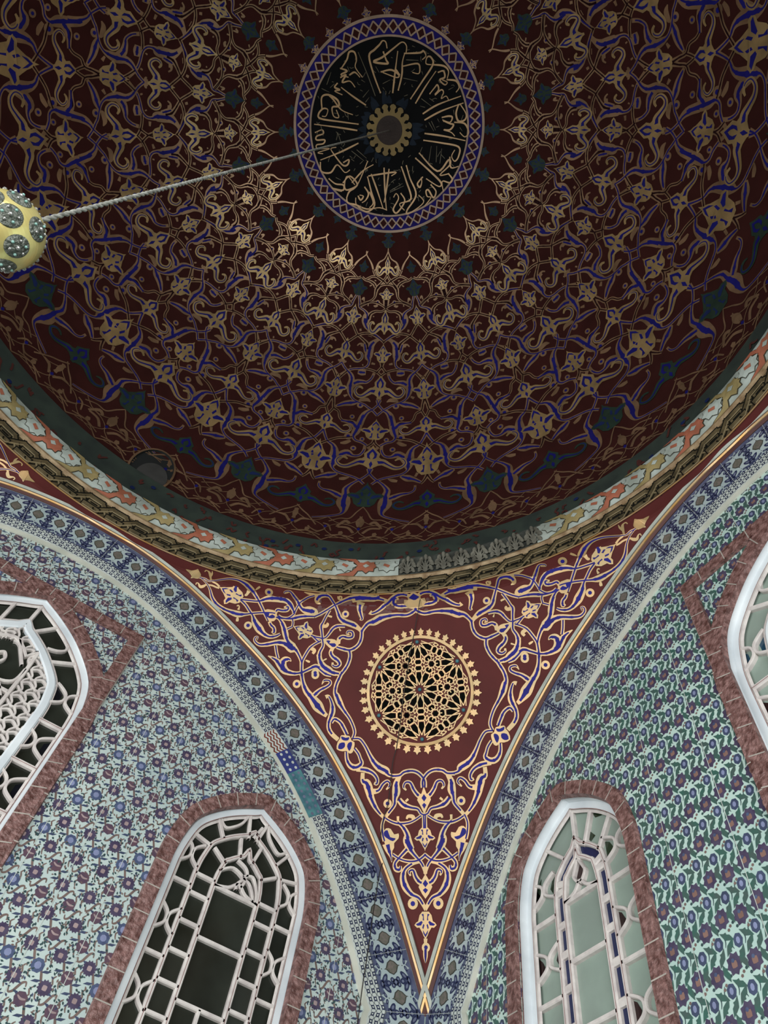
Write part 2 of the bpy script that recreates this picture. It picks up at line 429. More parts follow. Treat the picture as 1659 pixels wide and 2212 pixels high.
def empty(name, loc=(0,0,0)):
    o=bpy.data.objects.new(name, None); COL.objects.link(o); o.location=loc; return o
def struct(o, label, cat='wall'):
    o['kind']='structure'; o['label']=label; o['category']=cat; return o
def cat_rom(p, n=4, closed=False):
    p=[np.array(q, float) for q in p]
    if len(p)<3 and not closed:
        return [p[0]+(p[-1]-p[0])*t/n for t in range(n+1)]
    out=[]; N=len(p); rng=range(N if closed else N-1)
    for i in rng:
        if closed: a,b,c,d=p[i-1],p[i],p[(i+1)%N],p[(i+2)%N]
        else: a=p[max(i-1,0)]; b=p[i]; c=p[i+1]; d=p[min(i+2,N-1)]
        for j in range(n):
            t=j/n; out.append(.5*((2*b)+(c-a)*t+(2*a-5*b+4*c-d)*t*t+(3*b-a-3*c+d)*t**3))
    if not closed: out.append(p[-1])
    return out
def ribbon(mb, P, N, W, h, k):
    P=np.array(P); N=np.array(N); W=np.array(W)[:,None]
    T=np.gradient(P, axis=0); T/=np.linalg.norm(T, axis=1)[:,None]+1e-12
    B=np.cross(N, T); B/=np.linalg.norm(B, axis=1)[:,None]+1e-12
    mb.quads(P+N*h-B*W/2, P+N*h+B*W/2, k)

# ---------------------------------------------------------------- surfaces: coordinates -> point, normal into the room
ZC=H0+1.6*A; RD=1.0114*A
def dome_map(dphi, th, ax=56.25):           # 1/100 degree
    f=math.radians(dphi/100+ax); t=math.radians(th/100)
    n=np.array([math.sin(t)*math.cos(f), math.sin(t)*math.sin(f), math.cos(t)])
    return np.array([0,0,ZC])+n*RD, -n
def arch_z(s):
    x=min(max(abs(s),0),1)*10; i=min(int(x),9); t=x-i
    y0,y1=KZ[i],KZ[i+1]; d0=0 if i==0 else (KZ[i+1]-KZ[i-1])/2; d1=(KZ[i+2]-KZ[i])/2 if i+2<=10 else KZ[10]-KZ[9]
    return (2*t**3-3*t*t+1)*y0+(t**3-2*t*t+t)*d0+(-2*t**3+3*t*t)*y1+(t**3-t*t)*d1
def rho_z(r):
    if r<1: return 1.385-(r-.97)*(.005/.03)
    return arch_z(math.sqrt(max(r*r-1,0)))
def pend_map(dphi, rho, ax=45):
    f=math.radians(dphi/100+ax); r=rho/10000; e=.002
    z=rho_z(r); dz=(rho_z(r+e)-rho_z(r-e))/(2*e)
    P=np.array([r*math.cos(f)*A, r*math.sin(f)*A, H0+z*A])
    n=np.array([dz*math.cos(f), dz*math.sin(f), -1.]); n/=np.linalg.norm(n)
    return P, n
class Wall:
    def __init__(s, ax, sgn=1): s.ax=ax; s.sg=sgn; s.n=np.array([-sgn,0,0]) if ax==0 else np.array([0,-sgn,0])
    def p(s, u, z, h=0):
        q=(s.sg*(A-h), u*A, H0+z*A) if s.ax==0 else (u*A, s.sg*(A-h), H0+z*A)
        return np.array(q)
WL=Wall(1); WR=Wall(0)

# ---------------------------------------------------------------- flower motifs (x half width side, y: base 0, tip 1)
LILY=[(0,1),(.03,.9),(.1,.8),(.13,.73),(.21,.62),(.27,.54),(.38,.55),(.5,.46),(.42,.37),(.33,.33),(.3,.22),(.27,.12),(.15,.0),(0,0)]
LILY_B=[[(0,.86),(.09,.74),(.12,.62),(.06,.7),(0,.78)],[(.05,.46),(.1,.6),(.14,.55),(.1,.42)]]
LILY_S=[[(.13,.36),(.2,.47),(.36,.48),(.43,.43),(.3,.38),(.18,.32)],[(.07,.3),(.12,.3),(.11,.18),(.18,.09),(.09,.08)]]
PALM=[(0,1),(.08,.84),(.22,.66),(.2,.52),(.3,.42),(.42,.32),(.34,.2),(.2,.17),(.08,.08),(.05,0),(0,0)]
PALM_ARM=[(.1,.33,.2),(.3,.32,.22),(.47,.2,.18),(.65,.08,.15),(.82,.1,.12),(.93,.26,.1),(.87,.42,.09),(.74,.46,.08),(.64,.38,.05)]
PALM_B=[[(0,.86),(.14,.64),(.12,.48),(.03,.42),(.07,.56),(.05,.66),(0,.74)],[(0,.34),(.05,.22),(0,.06)],[(.16,.36),(.3,.34),(.34,.26),(.2,.24)]]
def on_dome(P, h):
    c=np.array([0,0,ZC]); d=P-c; return c+d/np.linalg.norm(d)*(RD-h)
def motif(mb, kind, P0, P1, N, ws, g, b, h=.004, dome=False):
    """P0 tip, P1 base"""
    Y=P0-P1; L=np.linalg.norm(Y); Y=Y/L; X=np.cross(Y, N); X/=np.linalg.norm(X)
    def w(x, y, hh):
        q=P1+X*x*L*ws+Y*y*L
        return on_dome(q,hh) if dome else q+N*hh
    out=PALM if kind=='P' else LILY
    fix=(lambda x: x*(.42/.42)) if kind=='P' else (lambda x:x)
    pts=[(fix(x),y) for x,y in out]
    # keep curvature: bulge towards the room
    poly=[w(x,y,h) for x,y in pts]+[w(-x,y,h) for x,y in reversed(pts[1:-1])]
    mb.poly(poly, g)
    full=(PALM_B if kind=='P' else LILY_B)
    for q in full:
        for s in ((1,-1)):
            mb.poly([w(s*x,y,h+.003) for x,y in q], b)
    if kind!='P':
        for q in LILY_S:
            for s in ((1,-1)): mb.poly([w(s*x,y,h+.003) for x,y in q], b)
    else:
        for s in (1,-1):
            r=cat_rom([(x,y,q) for x,y,q in PALM_ARM], 4)
            Nr=[(lambda q:(np.array([0,0,ZC])-q)/np.linalg.norm(np.array([0,0,ZC])-q))(w(s*a[0],a[1],0)) if dome else N for a in r]; ribbon(mb, [w(s*a[0],a[1],0) for a in r], Nr, [a[2]*L*1.15 for a in r], h+.0012, g)
            r=r[3:-6]; ribbon(mb, [w(s*a[0],a[1],0) for a in r], Nr[3:-6], [a[2]*L*.26 for a in r], h+.0035, b)
def blob(mb, P, N, r, h, k, n=12, sx=1., d=None, jag=0.):
    d=d if d is not None else (np.array([0,0,1.]) if abs(N[2])<.9 else np.array([1.,0,0]))
    X=np.cross(d, N); X/=np.linalg.norm(X); Y=np.cross(N, X)
    mb.poly([P+N*h+r*(1+(jag if i%2 else -jag))*(X*math.cos(2*math.pi*i/n)*sx+Y*math.sin(2*math.pi*i/n)) for i in range(n)], k)

def draw(mb, data, fmap, g, b, dk, sub=4, gb=None, hb=.004, green=None, ws=1., bt=.03, pas=0, bw=1.):
    for line in data.split('\n'):
        t=line.split(); k=t[0]; v=[int(x) for x in t[1:]]
        mid=k in ('FM','CM','MG','MB') or (fmap is dome_map and k in ('F','PA','DF','DP'))
        if mid!=(pas==1): continue
        if mid and fmap is dome_map: v[0]=v[2]=0 if abs(v[0])<300 else -1125
        if k in 'DLG':
            q=cat_rom([v[i:i+3] for i in range(0,len(v),3)], sub)
            PN=[fmap(a[0],a[1]) for a in q]; P=[a[0] for a in PN]; N=[a[1] for a in PN]; W=[max(a[2],4)/10000*ws for a in q]
            ribbon(mb, P, N, W, hb+random.random()*.0008, g)
            if k!='G':
                wb=[bw*((w*.38 if k=='D' else w*.42) if w<.028 else (w*.38 if i%5 else w*.52)) for i,w in enumerate(W)]
                c=b if (k=='L' or max(W)>bt) else dk
                s=1 if k=='D' else max(1,len(P)//8)
                if k=='L': P,N,wb=P[s:-s],N[s:-s],wb[s:-s]
                if len(P)>2: ribbon(mb, P, N, wb, hb+.002+random.random()*.0006, c)
        elif k in ('C','CM'):
            P,N=fmap(v[0],v[1]); r=v[2]/10000
            blob(mb,P,N,r,hb,g,14); blob(mb,P,N,r*.45,hb+.002,b,8)
        elif k in ('F','FM','PA','DF','DP'):
            P0,N=fmap(v[0],v[1]); P1,_=fmap(v[2],v[3])
            if k in('FM',): v0=(v[0]+v[2])/2; P0,N=fmap(0,v[1]); P1,_=fmap(0,v[3])
            _,N=fmap((v[0]+v[2])/2,(v[1]+v[3])/2)
            # hold the flat flower just inside the curved surface
            gg=gb or g; bb=b
            if k[0]=='D' and green: gg,bb=(green[0],'dome_navy' if k=='DP' else green[1])
            motif(mb, 'P' if k in('PA','DP') else 'L', P0, P1, N, v[4]/100, gg, bb, h=hb+.002, dome=fmap is dome_map)
        elif k in ('PG','PB'):
            q=cat_rom([v[i:i+2] for i in range(0,len(v),2)], 2, True)
            mb.poly([ (lambda PN: PN[0]+PN[1]*(hb+(.001 if k=='PG' else .003)))(fmap(a[0],a[1])) for a in q], g if k=='PG' else b)
        elif k in ('MG','MB'):
            q=[v[i:i+2] for i in range(0,len(v),2)]; q[0][0]=0; q[-1][0]=0
            q=q+[[-a,c] for a,c in reversed(q[1:-1])]
            mb.poly([ (lambda PN: PN[0]+PN[1]*(hb+(.0014 if k=='MG' else .0032)))(fmap(a[0],a[1])) for a in q], g if k=='MG' else b)
def mirrored(mb, M4):
    """append the reflected geometry"""
    V=np.array(mb.v)@M4.T; i=mb.n; f=list(mb.f); m=list(mb.m)
    mb.v.extend([tuple(a) for a in V]); mb.f.extend([tuple(j+i for j in a) for a in f]); mb.m.extend(m); mb.n+=len(V)
def refl(phi):
    c,s=math.cos(2*phi),math.sin(2*phi); return np.array([[c,s,0],[s,-c,0],[0,0,1.]])
def rotm(phi):
    c,s=math.cos(phi),math.sin(phi); return np.array([[c,-s,0],[s,c,0],[0,0,1.]])
def revolve(mb, prof, k, n=192, f0=0, f1=360):
    for (r0,z0),(r1,z1) in zip(prof,prof[1:]):
        a=[];b=[]
        for i in range(n+1):
            f=math.radians(f0+(f1-f0)*i/n); a.append((r0*A*math.cos(f),r0*A*math.sin(f),H0+z0*A)); b.append((r1*A*math.cos(f),r1*A*math.sin(f),H0+z1*A))
        mb.quads(a,b,k)

# ================================================================= DOME
ceiling=empty('ceiling',(0,0,0)); struct(ceiling,'dark red dome painted with gold scrolling leaves above the cornice','ceiling')
mb=MB(); prof=[]
for i in range(49):
    t=math.radians(2+(87.6-2)*i/48); prof.append((1.0114*math.sin(t),1.6+1.0114*math.cos(t)))
prof=[(0.0001,1.6+1.0114)]+prof
revolve(mb,prof,'dome_maroon'); mb.build('dome_shell',ceiling,True)
mb=MB(); draw(mb,DOME,dome_map,'dome_gold','dome_navy','dome_dark',4,'dome_gold_bright',green=('dome_green','dome_navy'),ws=1.25,bt=.058,bw=.85)
mirrored(mb,refl(math.radians(56.25)))
draw(mb,DOME,dome_map,'dome_gold','dome_navy','dome_dark',4,'dome_gold_bright',green=('dome_green','drum_blue'),pas=1)
V=np.array(mb.v); F=list(mb.f); Mi=list(mb.m); n0=mb.n
gi=mb.mi('dome_green')
for k in range(1,16):
    mb.v.extend(map(tuple,V@rotm(k*math.pi/8).T)); mb.f.extend([tuple(j+n0*k for j in a) for a in F]); mb.m.extend(Mi)
mb.n=n0*16
# little lilies between the centre plate and the scrolls
for k in range(32):
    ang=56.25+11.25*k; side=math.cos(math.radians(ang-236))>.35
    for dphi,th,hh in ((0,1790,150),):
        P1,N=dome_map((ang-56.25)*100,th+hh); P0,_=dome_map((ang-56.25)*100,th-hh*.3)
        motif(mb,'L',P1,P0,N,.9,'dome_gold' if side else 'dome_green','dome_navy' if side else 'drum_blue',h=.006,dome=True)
# fine gold net close to the cornice
for k in range(64):
    a=k*562.5
    for s in (1,-1):
        q=cat_rom([(a,7950),(a+s*180,8070),(a+s*420,8120),(a+s*560,8260),(a+s*380,8420),(a+s*120,8480)],4)
        PN=[dome_map(x,y) for x,y in q]; ribbon(mb,[p for p,_ in PN],[n for _,n in PN],[.008]*len(q),.006,'dome_gold')
        q=cat_rom([(a,8560),(a+s*260,8380),(a+s*520,8440)],4)
        PN=[dome_map(x,y) for x,y in q]; ribbon(mb,[p for p,_ in PN],[n for _,n in PN],[.012]*len(q),.006,'dome_gold')
    P,N=dome_map(a,8200); blob(mb,P,N,.022,.008,'dome_navy',4,.8)
    P,N=dome_map(a+281,8330); blob(mb,P,N,.03,.007,'dome_gold',5,.8)
mb.build('scrolling_arabesque',ceiling)

# centre plate with the inscription
mb=MB(); RM=.3057
def plate(x,y,h=0):
    r=math.hypot(x,y)*RM; z=1.6+math.sqrt(1.0114**2-r*r); n=-np.array([x*RM,y*RM,z-1.6]); n/=np.linalg.norm(n)
    return np.array([x*RM*A,y*RM*A,H0+z*A])+n*h, n
def pring(r0,r1,k,h,n=128,nr=1):
    for j in range(nr):
        a=[];b=[];ra=r0+(r1-r0)*j/nr; rb=r0+(r1-r0)*(j+1)/nr
        for i in range(n): f=2*math.pi*i/n; a.append(plate(ra*math.cos(f),ra*math.sin(f),h)[0]); b.append(plate(rb*math.cos(f),rb*math.sin(f),h)[0])
        mb.quads(a,b,k,True)
pring(.001,.84,'black_field',.012,128,8); pring(.84,1.0,'ring_blue',.012,128,2)
pring(.985,1.01,'ring_line',.016); pring(.83,.848,'ring_line',.016)
nd=60
for i in range(nd):
    f=2*math.pi*i/nd; d=math.pi/nd
    for s in (1,-1):
        q=[(.862,f),(.915,f+s*d*.95),(.968,f)]; 
        for a,b in zip(q,q[1:]):
            PN=[plate(r*math.cos(t),r*math.sin(t)) for r,t in ((a[0]+(b[0]-a[0])*u,a[1]+(b[1]-a[1])*u) for u in (0,.5,1))]
            ribbon(mb,[p for p,_ in PN],[n for _,n in PN],[.0135]*3,.017+.0005*s,'ring_line')
    mb.poly([plate(r*math.cos(t),r*math.sin(t),.0145)[0] for r,t in ((.862,f),(.915,f+d*.9),(.968,f),(.915,f-d*.9))],'dome_maroon')
plate_o=mb.build('centre_plate',ceiling)
mb=MB()
for line in CALL.split('\n'):
    v=[int(x) for x in line.split()]; q=cat_rom([(v[i]/1000,v[i+1]/1000) for i in range(1,len(v),2)],5)
    PN=[plate(x,y) for x,y in q]; n=len(q); w=v[0]*.0009*(.88 if v[0]>12 else .8)
    W=[w*(.62+.5*math.sin(math.pi*min(1,(i+1)/n*1.3)))  for i in range(n)]
    ribbon(mb,[p for p,_ in PN],[nn for _,nn in PN],W,.0165+random.random()*.001,'script_gold' if v[0]>12 else 'fine_gold')
    if v[0]>=16 and n>6:
        P,N=PN[0]; blob(mb,P,N,w*.62,.0162,'script_gold',4)
for k in range(90):
    f=random.random()*6.283; r=.32+.48*random.random(); t=random.random()*6.28; L=.012+.02*random.random()
    q=[(r*math.cos(f)+L*u*math.cos(t),r*math.sin(f)+L*u*math.sin(t)+.01*u*u*((k%3)-1)) for u in (-1,0,1)]
    PN=[plate(x,y) for x,y in q]; ribbon(mb,[p for p,_ in PN],[n for _,n in PN],[.005]*3,.0155,'fine_gold')
lt=mb.build('gold_lettering',plate_o); lt['label']='gold calligraphy written around the black plate'
mb=MB()
def blades(n,r0,r1,r2,k,h):
    for i in range(n):
        f=2*math.pi*i/n; w=math.pi/n
        mb.poly([plate(r*math.cos(f+t*w),r*math.sin(f+t*w),h)[0] for r,t in ((r0,-1),(r1,-.55),((r1+r2)/2,-.8),(r2*.97,-.45),(r2,0),(r2*.97,.45),((r1+r2)/2,.8),(r1,.55),(r0,1))],k)
pring(.14,.175,'rosette_gold',.03); pring(.001,.14,'rosette_brown',.036,48,3); blades(16,.165,.2,.25,'rosette_gold',.028)
for i in range(26):
    f=random.random()*6.283; r=.25; L=.05+.08*random.random()
    q=[(r+L*u) for u in (0,.5,1)]; PN=[plate(a*math.cos(f),a*math.sin(f)) for a in q]
    ribbon(mb,[p for p,_ in PN],[n for _,n in PN],[.06,.05,.01],.0148+.0002*i,'stain')
mb.build('rosette',plate_o)['label']='gilded star rosette around a brown boss'
# small round recess low in the dome, its inner shade painted on a shallow disc
mb=MB(); C,N=dome_map((91.6-56.25)*100,8420)
Z=np.array([0,0,1.]); X=np.cross(Z,N); X/=np.linalg.norm(X); Y=np.cross(N,X)
def disc(cx,cy,rx,ry,h,k,n=32,f0=0,f1=360):
    return [C+N*h+X*(cx+rx*math.cos(math.radians(f0+(f1-f0)*i/n)))+Y*(cy+ry*math.sin(math.radians(f0+(f1-f0)*i/n))) for i in range(n+1)]
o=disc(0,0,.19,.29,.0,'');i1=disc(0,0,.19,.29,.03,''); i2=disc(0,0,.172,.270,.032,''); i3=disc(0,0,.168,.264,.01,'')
mb.quads(o,i1,'dome_gold'); mb.quads(i1,i2,'dome_gold'); mb.quads(i2,i3,'oculus_shade'); mb.poly(i3[:-1],'oculus_shade')
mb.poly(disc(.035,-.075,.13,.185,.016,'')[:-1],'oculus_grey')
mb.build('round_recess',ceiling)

# ================================================================= DRUM AND CORNICE
cor=empty('trim_1'); struct(cor,'circular cornice below the dome with painted frieze and gilt strapwork','cornice')
mb=MB(); revolve(mb,[(1.012,1.668),(.999,1.664),(.9975,1.50),(.954,1.508)],'drum_green')
for k in range(520):
    f=random.random()*36000; z=1.53+.11*random.random()
    q=[(f,z)]; 
    for j in range(3): q.append((q[-1][0]+random.uniform(-60,60),q[-1][1]+random.uniform(-.016,.016)))
    q=cat_rom(q,3); P=[np.array([.9965*A*math.cos(math.radians(a/100)),.9965*A*math.sin(math.radians(a/100)),H0+zz*A]) for a,zz in q]
    N=[-np.array([p[0],p[1],0])/math.hypot(p[0],p[1]) for p in P]
    if k%4==0: blob(mb,P[0],N[0],.022,.004,'drum_blue',6)
    else: ribbon(mb,P,N,[.018]*len(P),.003,'drum_red')
mb.build('green_drum_band',cor)
def fr(f,v,h=0):      # frieze surface, f degrees, v 0 bottom 1 top
    r=.967+(.954-.967)*v-.006*math.sin(math.pi*v); z=1.452+(1.5128-1.452)*v
    a=math.radians(f); n=np.array([-math.cos(a),-math.sin(a),-.2]); n/=np.linalg.norm(n)
    return np.array([r*A*math.cos(a),r*A*math.sin(a),H0+z*A])+n*h
mb=MB()
for j in range(4):
    v0,v1=j/4,(j+1)/4
    mb.quads([fr(47.56+i*1.5-.0,v0) for i in range(int(338.04/1.5)+2)],[fr(47.56+i*1.5,v1) for i in range(int(338.04/1.5)+2)],'frieze_white')
PR=360/56
def frp(u,v,k,c,s=1,h=.004):
    mb.poly([fr(c-(a)*PR,b,h) for a,b in zip(u,v)],k)
FLW=[(-.27,.5),(-.2,.62),(-.17,.78),(-.06,.74),(.03,.86),(.12,.78),(.2,.72),(.27,.62),(.2,.5)]
FULL=[(-.27,.5),(-.19,.6),(-.17,.74),(-.07,.72),(.02,.84),(.09,.74),(.19,.76),(.2,.62),(.3,.5),(.2,.38),(.19,.24),(.09,.26),(.02,.16),(-.07,.28),(-.17,.26),(-.19,.4)]
ARM=[(-.2,.55),(-.26,.66),(-.36,.82),(-.5,.88),(-.62,.93),(-.7,1.0),(-.28,1.0),(-.22,.86),(-.14,.62)]
for k in range(56):
    c=88+PR*k; cc=c-PR/2
    if 25.6<=((c)%360)<=46.5: continue
    col='frieze_orange' if k%2==1 else 'frieze_olive'
    inp=25.6<=((cc)%360)<=47.4
    if not inp:
        for sc,kk,h in ((1.1,'frieze_line',.003),(1,col,.006)):
            mb.poly([fr(cc-a*PR*sc,.5+(b-.5)*sc,h) for a,b in FULL],kk)
            for s in (1,-1):
                g=(sc-1)*.22
                mb.poly([fr(cc-(a-(g if i<6 else -g))*PR,min(1,max(0,.5+s*(b-.5-(g if i<6 else 0)))),h) for i,(a,b) in enumerate(ARM)],kk)
        mb.poly([fr(cc-a*PR,b,.009) for a,b in ((-.07,.5),(0,.62),(.09,.5),(0,.4))],'frieze_white')
    mb.poly([fr(c-a*PR*1.04,.5+(b-.5)*1.04,.0075) for a,b in FULL],'frieze_line')
    mb.poly([fr(c-a*PR*.98,.5+(b-.5)*.98,.009) for a,b in FULL],'frieze_white')
    mb.poly([fr(c-a*PR,b,.011) for a,b in ((-.08,.5),(-.05,.62),(.09,.5),(.05,.38))],'frieze_orange')
fz=mb.build('painted_frieze',cor); fz['label']='white, orange and olive painted flower frieze'
mb=MB()
mb.quads([fr(25.6+i*21.96/24,-.03,.002) for i in range(25)],[fr(25.6+i*21.96/24,1,.004) for i in range(25)],'plaster_dark')
pp=mb.build('plaster_patch',cor); pp['label']='bare grey plaster stretch with moulded leaves'
for k in range(8):
    c=26.9+2.75*k; mb=MB()
    for lvl,(y,x,r) in enumerate(((.2,.32,.026),(.2,-.32,.026),(.44,.36,.03),(.44,-.36,.03),(.66,.26,.026),(.66,-.26,.026),(.84,0,.028))):
        ctr=fr(c+x*2.6,y,0); a=math.radians(c); n=np.array([-math.cos(a),-math.sin(a),-.2]); n/=np.linalg.norm(n)
        X_=np.array([-math.sin(a),math.cos(a),0]); Y_=np.cross(n,X_); 
        if Y_[2]<0: Y_=-Y_
        ang=-x*1.6
        D=Y_*math.cos(ang)-X_*math.sin(ang)*-1; D/=np.linalg.norm(D); E_=np.cross(n,D)
        rim=[ctr+n*.006+D*r*1.05*math.sin(t)+E_*r*.6*math.cos(t) for t in np.linspace(0,6.283,12,endpoint=False)]
        mid=[ctr+n*.022+D*r*.7*math.sin(t)+E_*r*.4*math.cos(t) for t in np.linspace(0,6.283,12,endpoint=False)]
        mb.quads(rim,mid,'plaster_leaf',True); mb.poly(mid,'plaster_leaf')
        P=[fr(c,.05,.012),fr(c+x*1.0,y*.6,.014),fr(c+x*2.2,y-.06,.012)]
        ribbon(mb,P,[n]*3,[.014,.012,.008],.002,'plaster_leaf')
    mb.build('moulded_leaf',pp,True)
mb=MB(); revolve(mb,[(.966,1.452),(.961,1.449),(.960,1.443),(.965,1.437),(.967,1.434)],'cornice_gold',192)
mb.build('gilt_moulding',cor,True)
def bd(f,v,h=0):      # strapwork band
    r=.970+(.967-.970)*v; z=1.383+(1.436-1.383)*v; a=math.radians(f); n=np.array([-math.cos(a),-math.sin(a),-.35]); n/=np.linalg.norm(n)
    return np.array([r*A*math.cos(a),r*A*math.sin(a),H0+z*A])+n*h, n
mb=MB(); mb.quads([bd(i*1.5,0)[0] for i in range(241)],[bd(i*1.5,1)[0] for i in range(241)],'strap')
PB_=3.75
def bl(pts,w,k,h):
    PN=[bd(f,v) for f,v in pts]
    # mitred polyline
    for (a,na),(b,nb) in zip(PN,PN[1:]):
        d=(b-a)/np.linalg.norm(b-a)*w*.4; ribbon(mb,[a-d,b+d],[na,nb],[w,w],h,k)
for k in range(96):
    c=75.25-PB_*k
    X=lambda u: c-(u-.5)*PB_
    for sgn in (1,-1):
        y=lambda v: .5+sgn*(v-.5)
        q=[(X(.22),y(.8)),(X(.74),y(.8)),(X(.93),y(.56)),(X(1.04),y(.44)),(X(1.22),y(.2))]
        hh=.003 if sgn==1 else .0065
        bl(q,.058,'strap_dark',hh); bl(q,.038,'strap',hh+.0015); bl([(a,b-.1) for a,b in q],.009,'strap_edge',hh+.0025)
    bl([(X(.32),.5),(X(.68),.5)],.044,'strap_dark',.003); bl([(X(.33),.5),(X(.67),.5)],.03,'strap',.0045); bl([(X(.38),.5),(X(.64),.5)],.011,'strap_dark',.006)
bl([(i*1.5,.02) for i in range(241)],.012,'gold_line',.003)
mb.build('strapwork_band',cor)

# ================================================================= PENDENTIVE
mb=MB(); nr=56; nf=48
rows=[]
for j in range(nr+1):
    r=.968+(math.sqrt(2)-.968)*(j/nr)**1.25
    s=math.sqrt(max(r*r-1,0)); f0=math.degrees(math.atan2(s,1)) if r>1 else 0
    rows.append([pend_map((f0+(90-2*f0)*i/nf-45)*100, r*10000)[0] for i in range(nf+1)])
for a,b in zip(rows,rows[1:]): mb.quads(a,b,'maroon')
# worn patches of bare plaster along the cornice
for k in range(34):
    P,N=pend_map(random.uniform(-250,1500),random.uniform(9920,10180)); blob(mb,P,N,random.uniform(.012,.03),.0012+.00004*k,'maroon_worn',11,random.uniform(1.0,1.8),None,.1)
pend=mb.build('pendentive',ceiling,True); pend['label']='deep red corner vault with gilt and blue scrolls'
def edge_pts():
    out=[]
    for i in range(121):
        t=max(1e-4,i/120); B=np.array([t,1.,arch_z(t)]); r_=math.sqrt(1+t*t); f=math.degrees(math.atan2(1,t))
        P,N=pend_map((f-45)*100,r_*10000); out.append((P,N))
    return out
EP=edge_pts(); PP=np.array([p for p,_ in EP]); NN=np.array([n for _,n in EP]); TT=np.gradient(PP,axis=0); TT/=np.linalg.norm(TT,axis=1)[:,None]
SD=np.cross(TT,NN); SD/=np.linalg.norm(SD,axis=1)[:,None]; SD*=np.sign((SD*np.array([.3,-1,.0])).sum(1))[:,None]
mb=MB()
for a,b,k,h0,h1 in ((-.003,.0,'red_line',-.004,.010),(.0,.019,'red_line',.010,.014),(.019,.022,'gold_line',.014,.022),(.022,.034,'gold_line',.022,.021),(.034,.037,'red_line',.017,.017),(.037,.039,'cream_line',.017,.027),(.039,.058,'cream_line',.027,.026),(.058,.060,'cream_line',.026,.003)):
    mb.quads(PP+SD*a+NN*h0,PP+SD*b+NN*h1,k)
mirrored(mb,refl(math.radians(45)))
mo=mb.build('edge_moulding',pend); mo['label']='cream and gilt moulding along the arch edge'
mb=MB(); draw(mb,PEND,pend_map,'gold','navy','navy',4,ws=1.15)
mirrored(mb,refl(math.radians(45)))
draw(mb,PEND,pend_map,'gold','navy','navy',4,pas=1)
arab=mb.build('gilt_arabesque',pend)
# grille: local plane
mb=MB(); C0,N0=pend_map(0,11282)
Xg=np.array([1,-1,0])/math.sqrt(2); Yg=np.cross(N0,Xg); 
if Yg[2]<0: Yg=-Yg
def gp(x,y,h=0):
    # fold the flat pattern on to the curved vault
    f=-x/(1.128*A); 
    # find profile point at arc length y
    q=C0+Yg*y; rho=1.1282+GA[0]*y/A
    P,N=pend_map(math.degrees(f)*100, gq(y)*10000); return P+N*h, N
tab=[]; acc=0; pr=None
for i in range(400):
    r=1.0+i*.001; P,_=pend_map(0,r*10000)
    if pr is not None: acc+=np.linalg.norm(P-pr)
    tab.append((acc,r)); pr=P
ta=np.array(tab); s0=np.interp(1.1282,ta[:,1],ta[:,0]); GA=[0]
def gq(y): return float(np.interp(s0-y,ta[:,0],ta[:,1]))
D=.335; RO=D*1.06
# ring scale from the photographed top and bottom of the ring
def gpoly(pts,k,h): mb.poly([gp(x,y,h)[0] for x,y in pts],k)
def gline(pts,w,k,h):
    for a,b in zip(pts,pts[1:]):
        PN=[gp(*a),gp(*b)]; ribbon(mb,[p for p,_ in PN],[n for _,n in PN],[w,w],h,k)
def inside(x,y): return math.hypot(x,y)<RO*.99
cs=[(0,0)]+[(D*math.cos(math.radians(90+60*i)),D*math.sin(math.radians(90+60*i))) for i in range(6)]
far=[(2*D*math.cos(math.radians(90+60*i)),2*D*math.sin(math.radians(90+60*i))) for i in range(6)]+[(math.sqrt(3)*D*math.cos(math.radians(60*i)),math.sqrt(3)*D*math.sin(math.radians(60*i))) for i in range(6)]
def loc(c,r,t): return (c[0]+r*D*math.cos(t),c[1]+r*D*math.sin(t))
LW=.0068
seen=set()
for c in cs+far:
    for i in range(12):
        t=math.radians(30*i)
        K=[(.13,0),(.27,-.2),(.34,-.13),(.355,0),(.34,.13),(.27,.2)]
        kite=[loc(c,r,t+a) for r,a in K]
        if all(inside(*p) for p in kite): gpoly(kite,'hole_shade',.003)
        K2=[(.095,0),(.26,-.262),(.375,-.262*.62),(.375,.262*.62),(.26,.262),(.095,0)]
        kl=[loc(c,r,t+a) for r,a in K2]
        for a,b in zip(kl,kl[1:]):
            if inside(*a) and inside(*b): gline([a,b],LW,'gold',.006)
        a=loc(c,.16,t+.2618); b0=loc(c,.11,t); 
        for q in (loc(c,.105,t+.2618-.0),):
            pass
        hx=[(.405,-.1),(.4,.1),(.44,.14),(.475,.09),(.475,-.09),(.44,-.14)]
        hp=[loc(c,r,t+a) for r,a in hx]
        if all(inside(*p) for p in hp): gpoly(hp,'hole_shade',.003)
        H=[(.385,-.135),(.385,.135),(.44,.185),(.495,.12),(.495,-.12),(.44,-.185),(.385,-.135)]
        hl=[loc(c,r,t+a) for r,a in H]
        for a,b in zip(hl,hl[1:]):
            if inside(*a) and inside(*b): gline([a,b],LW,'gold',.0065)
        a=loc(c,.44,t+.185); b=loc(c,.5,t+.2618); e=loc(c,.44,t+.5236-.185); f=loc(c,.375,t+.2618)
        for p,q in ((a,b),(b,e),(a,f),(f,e)):
            if inside(*p) and inside(*q): gline([p,q],LW,'gold',.007)
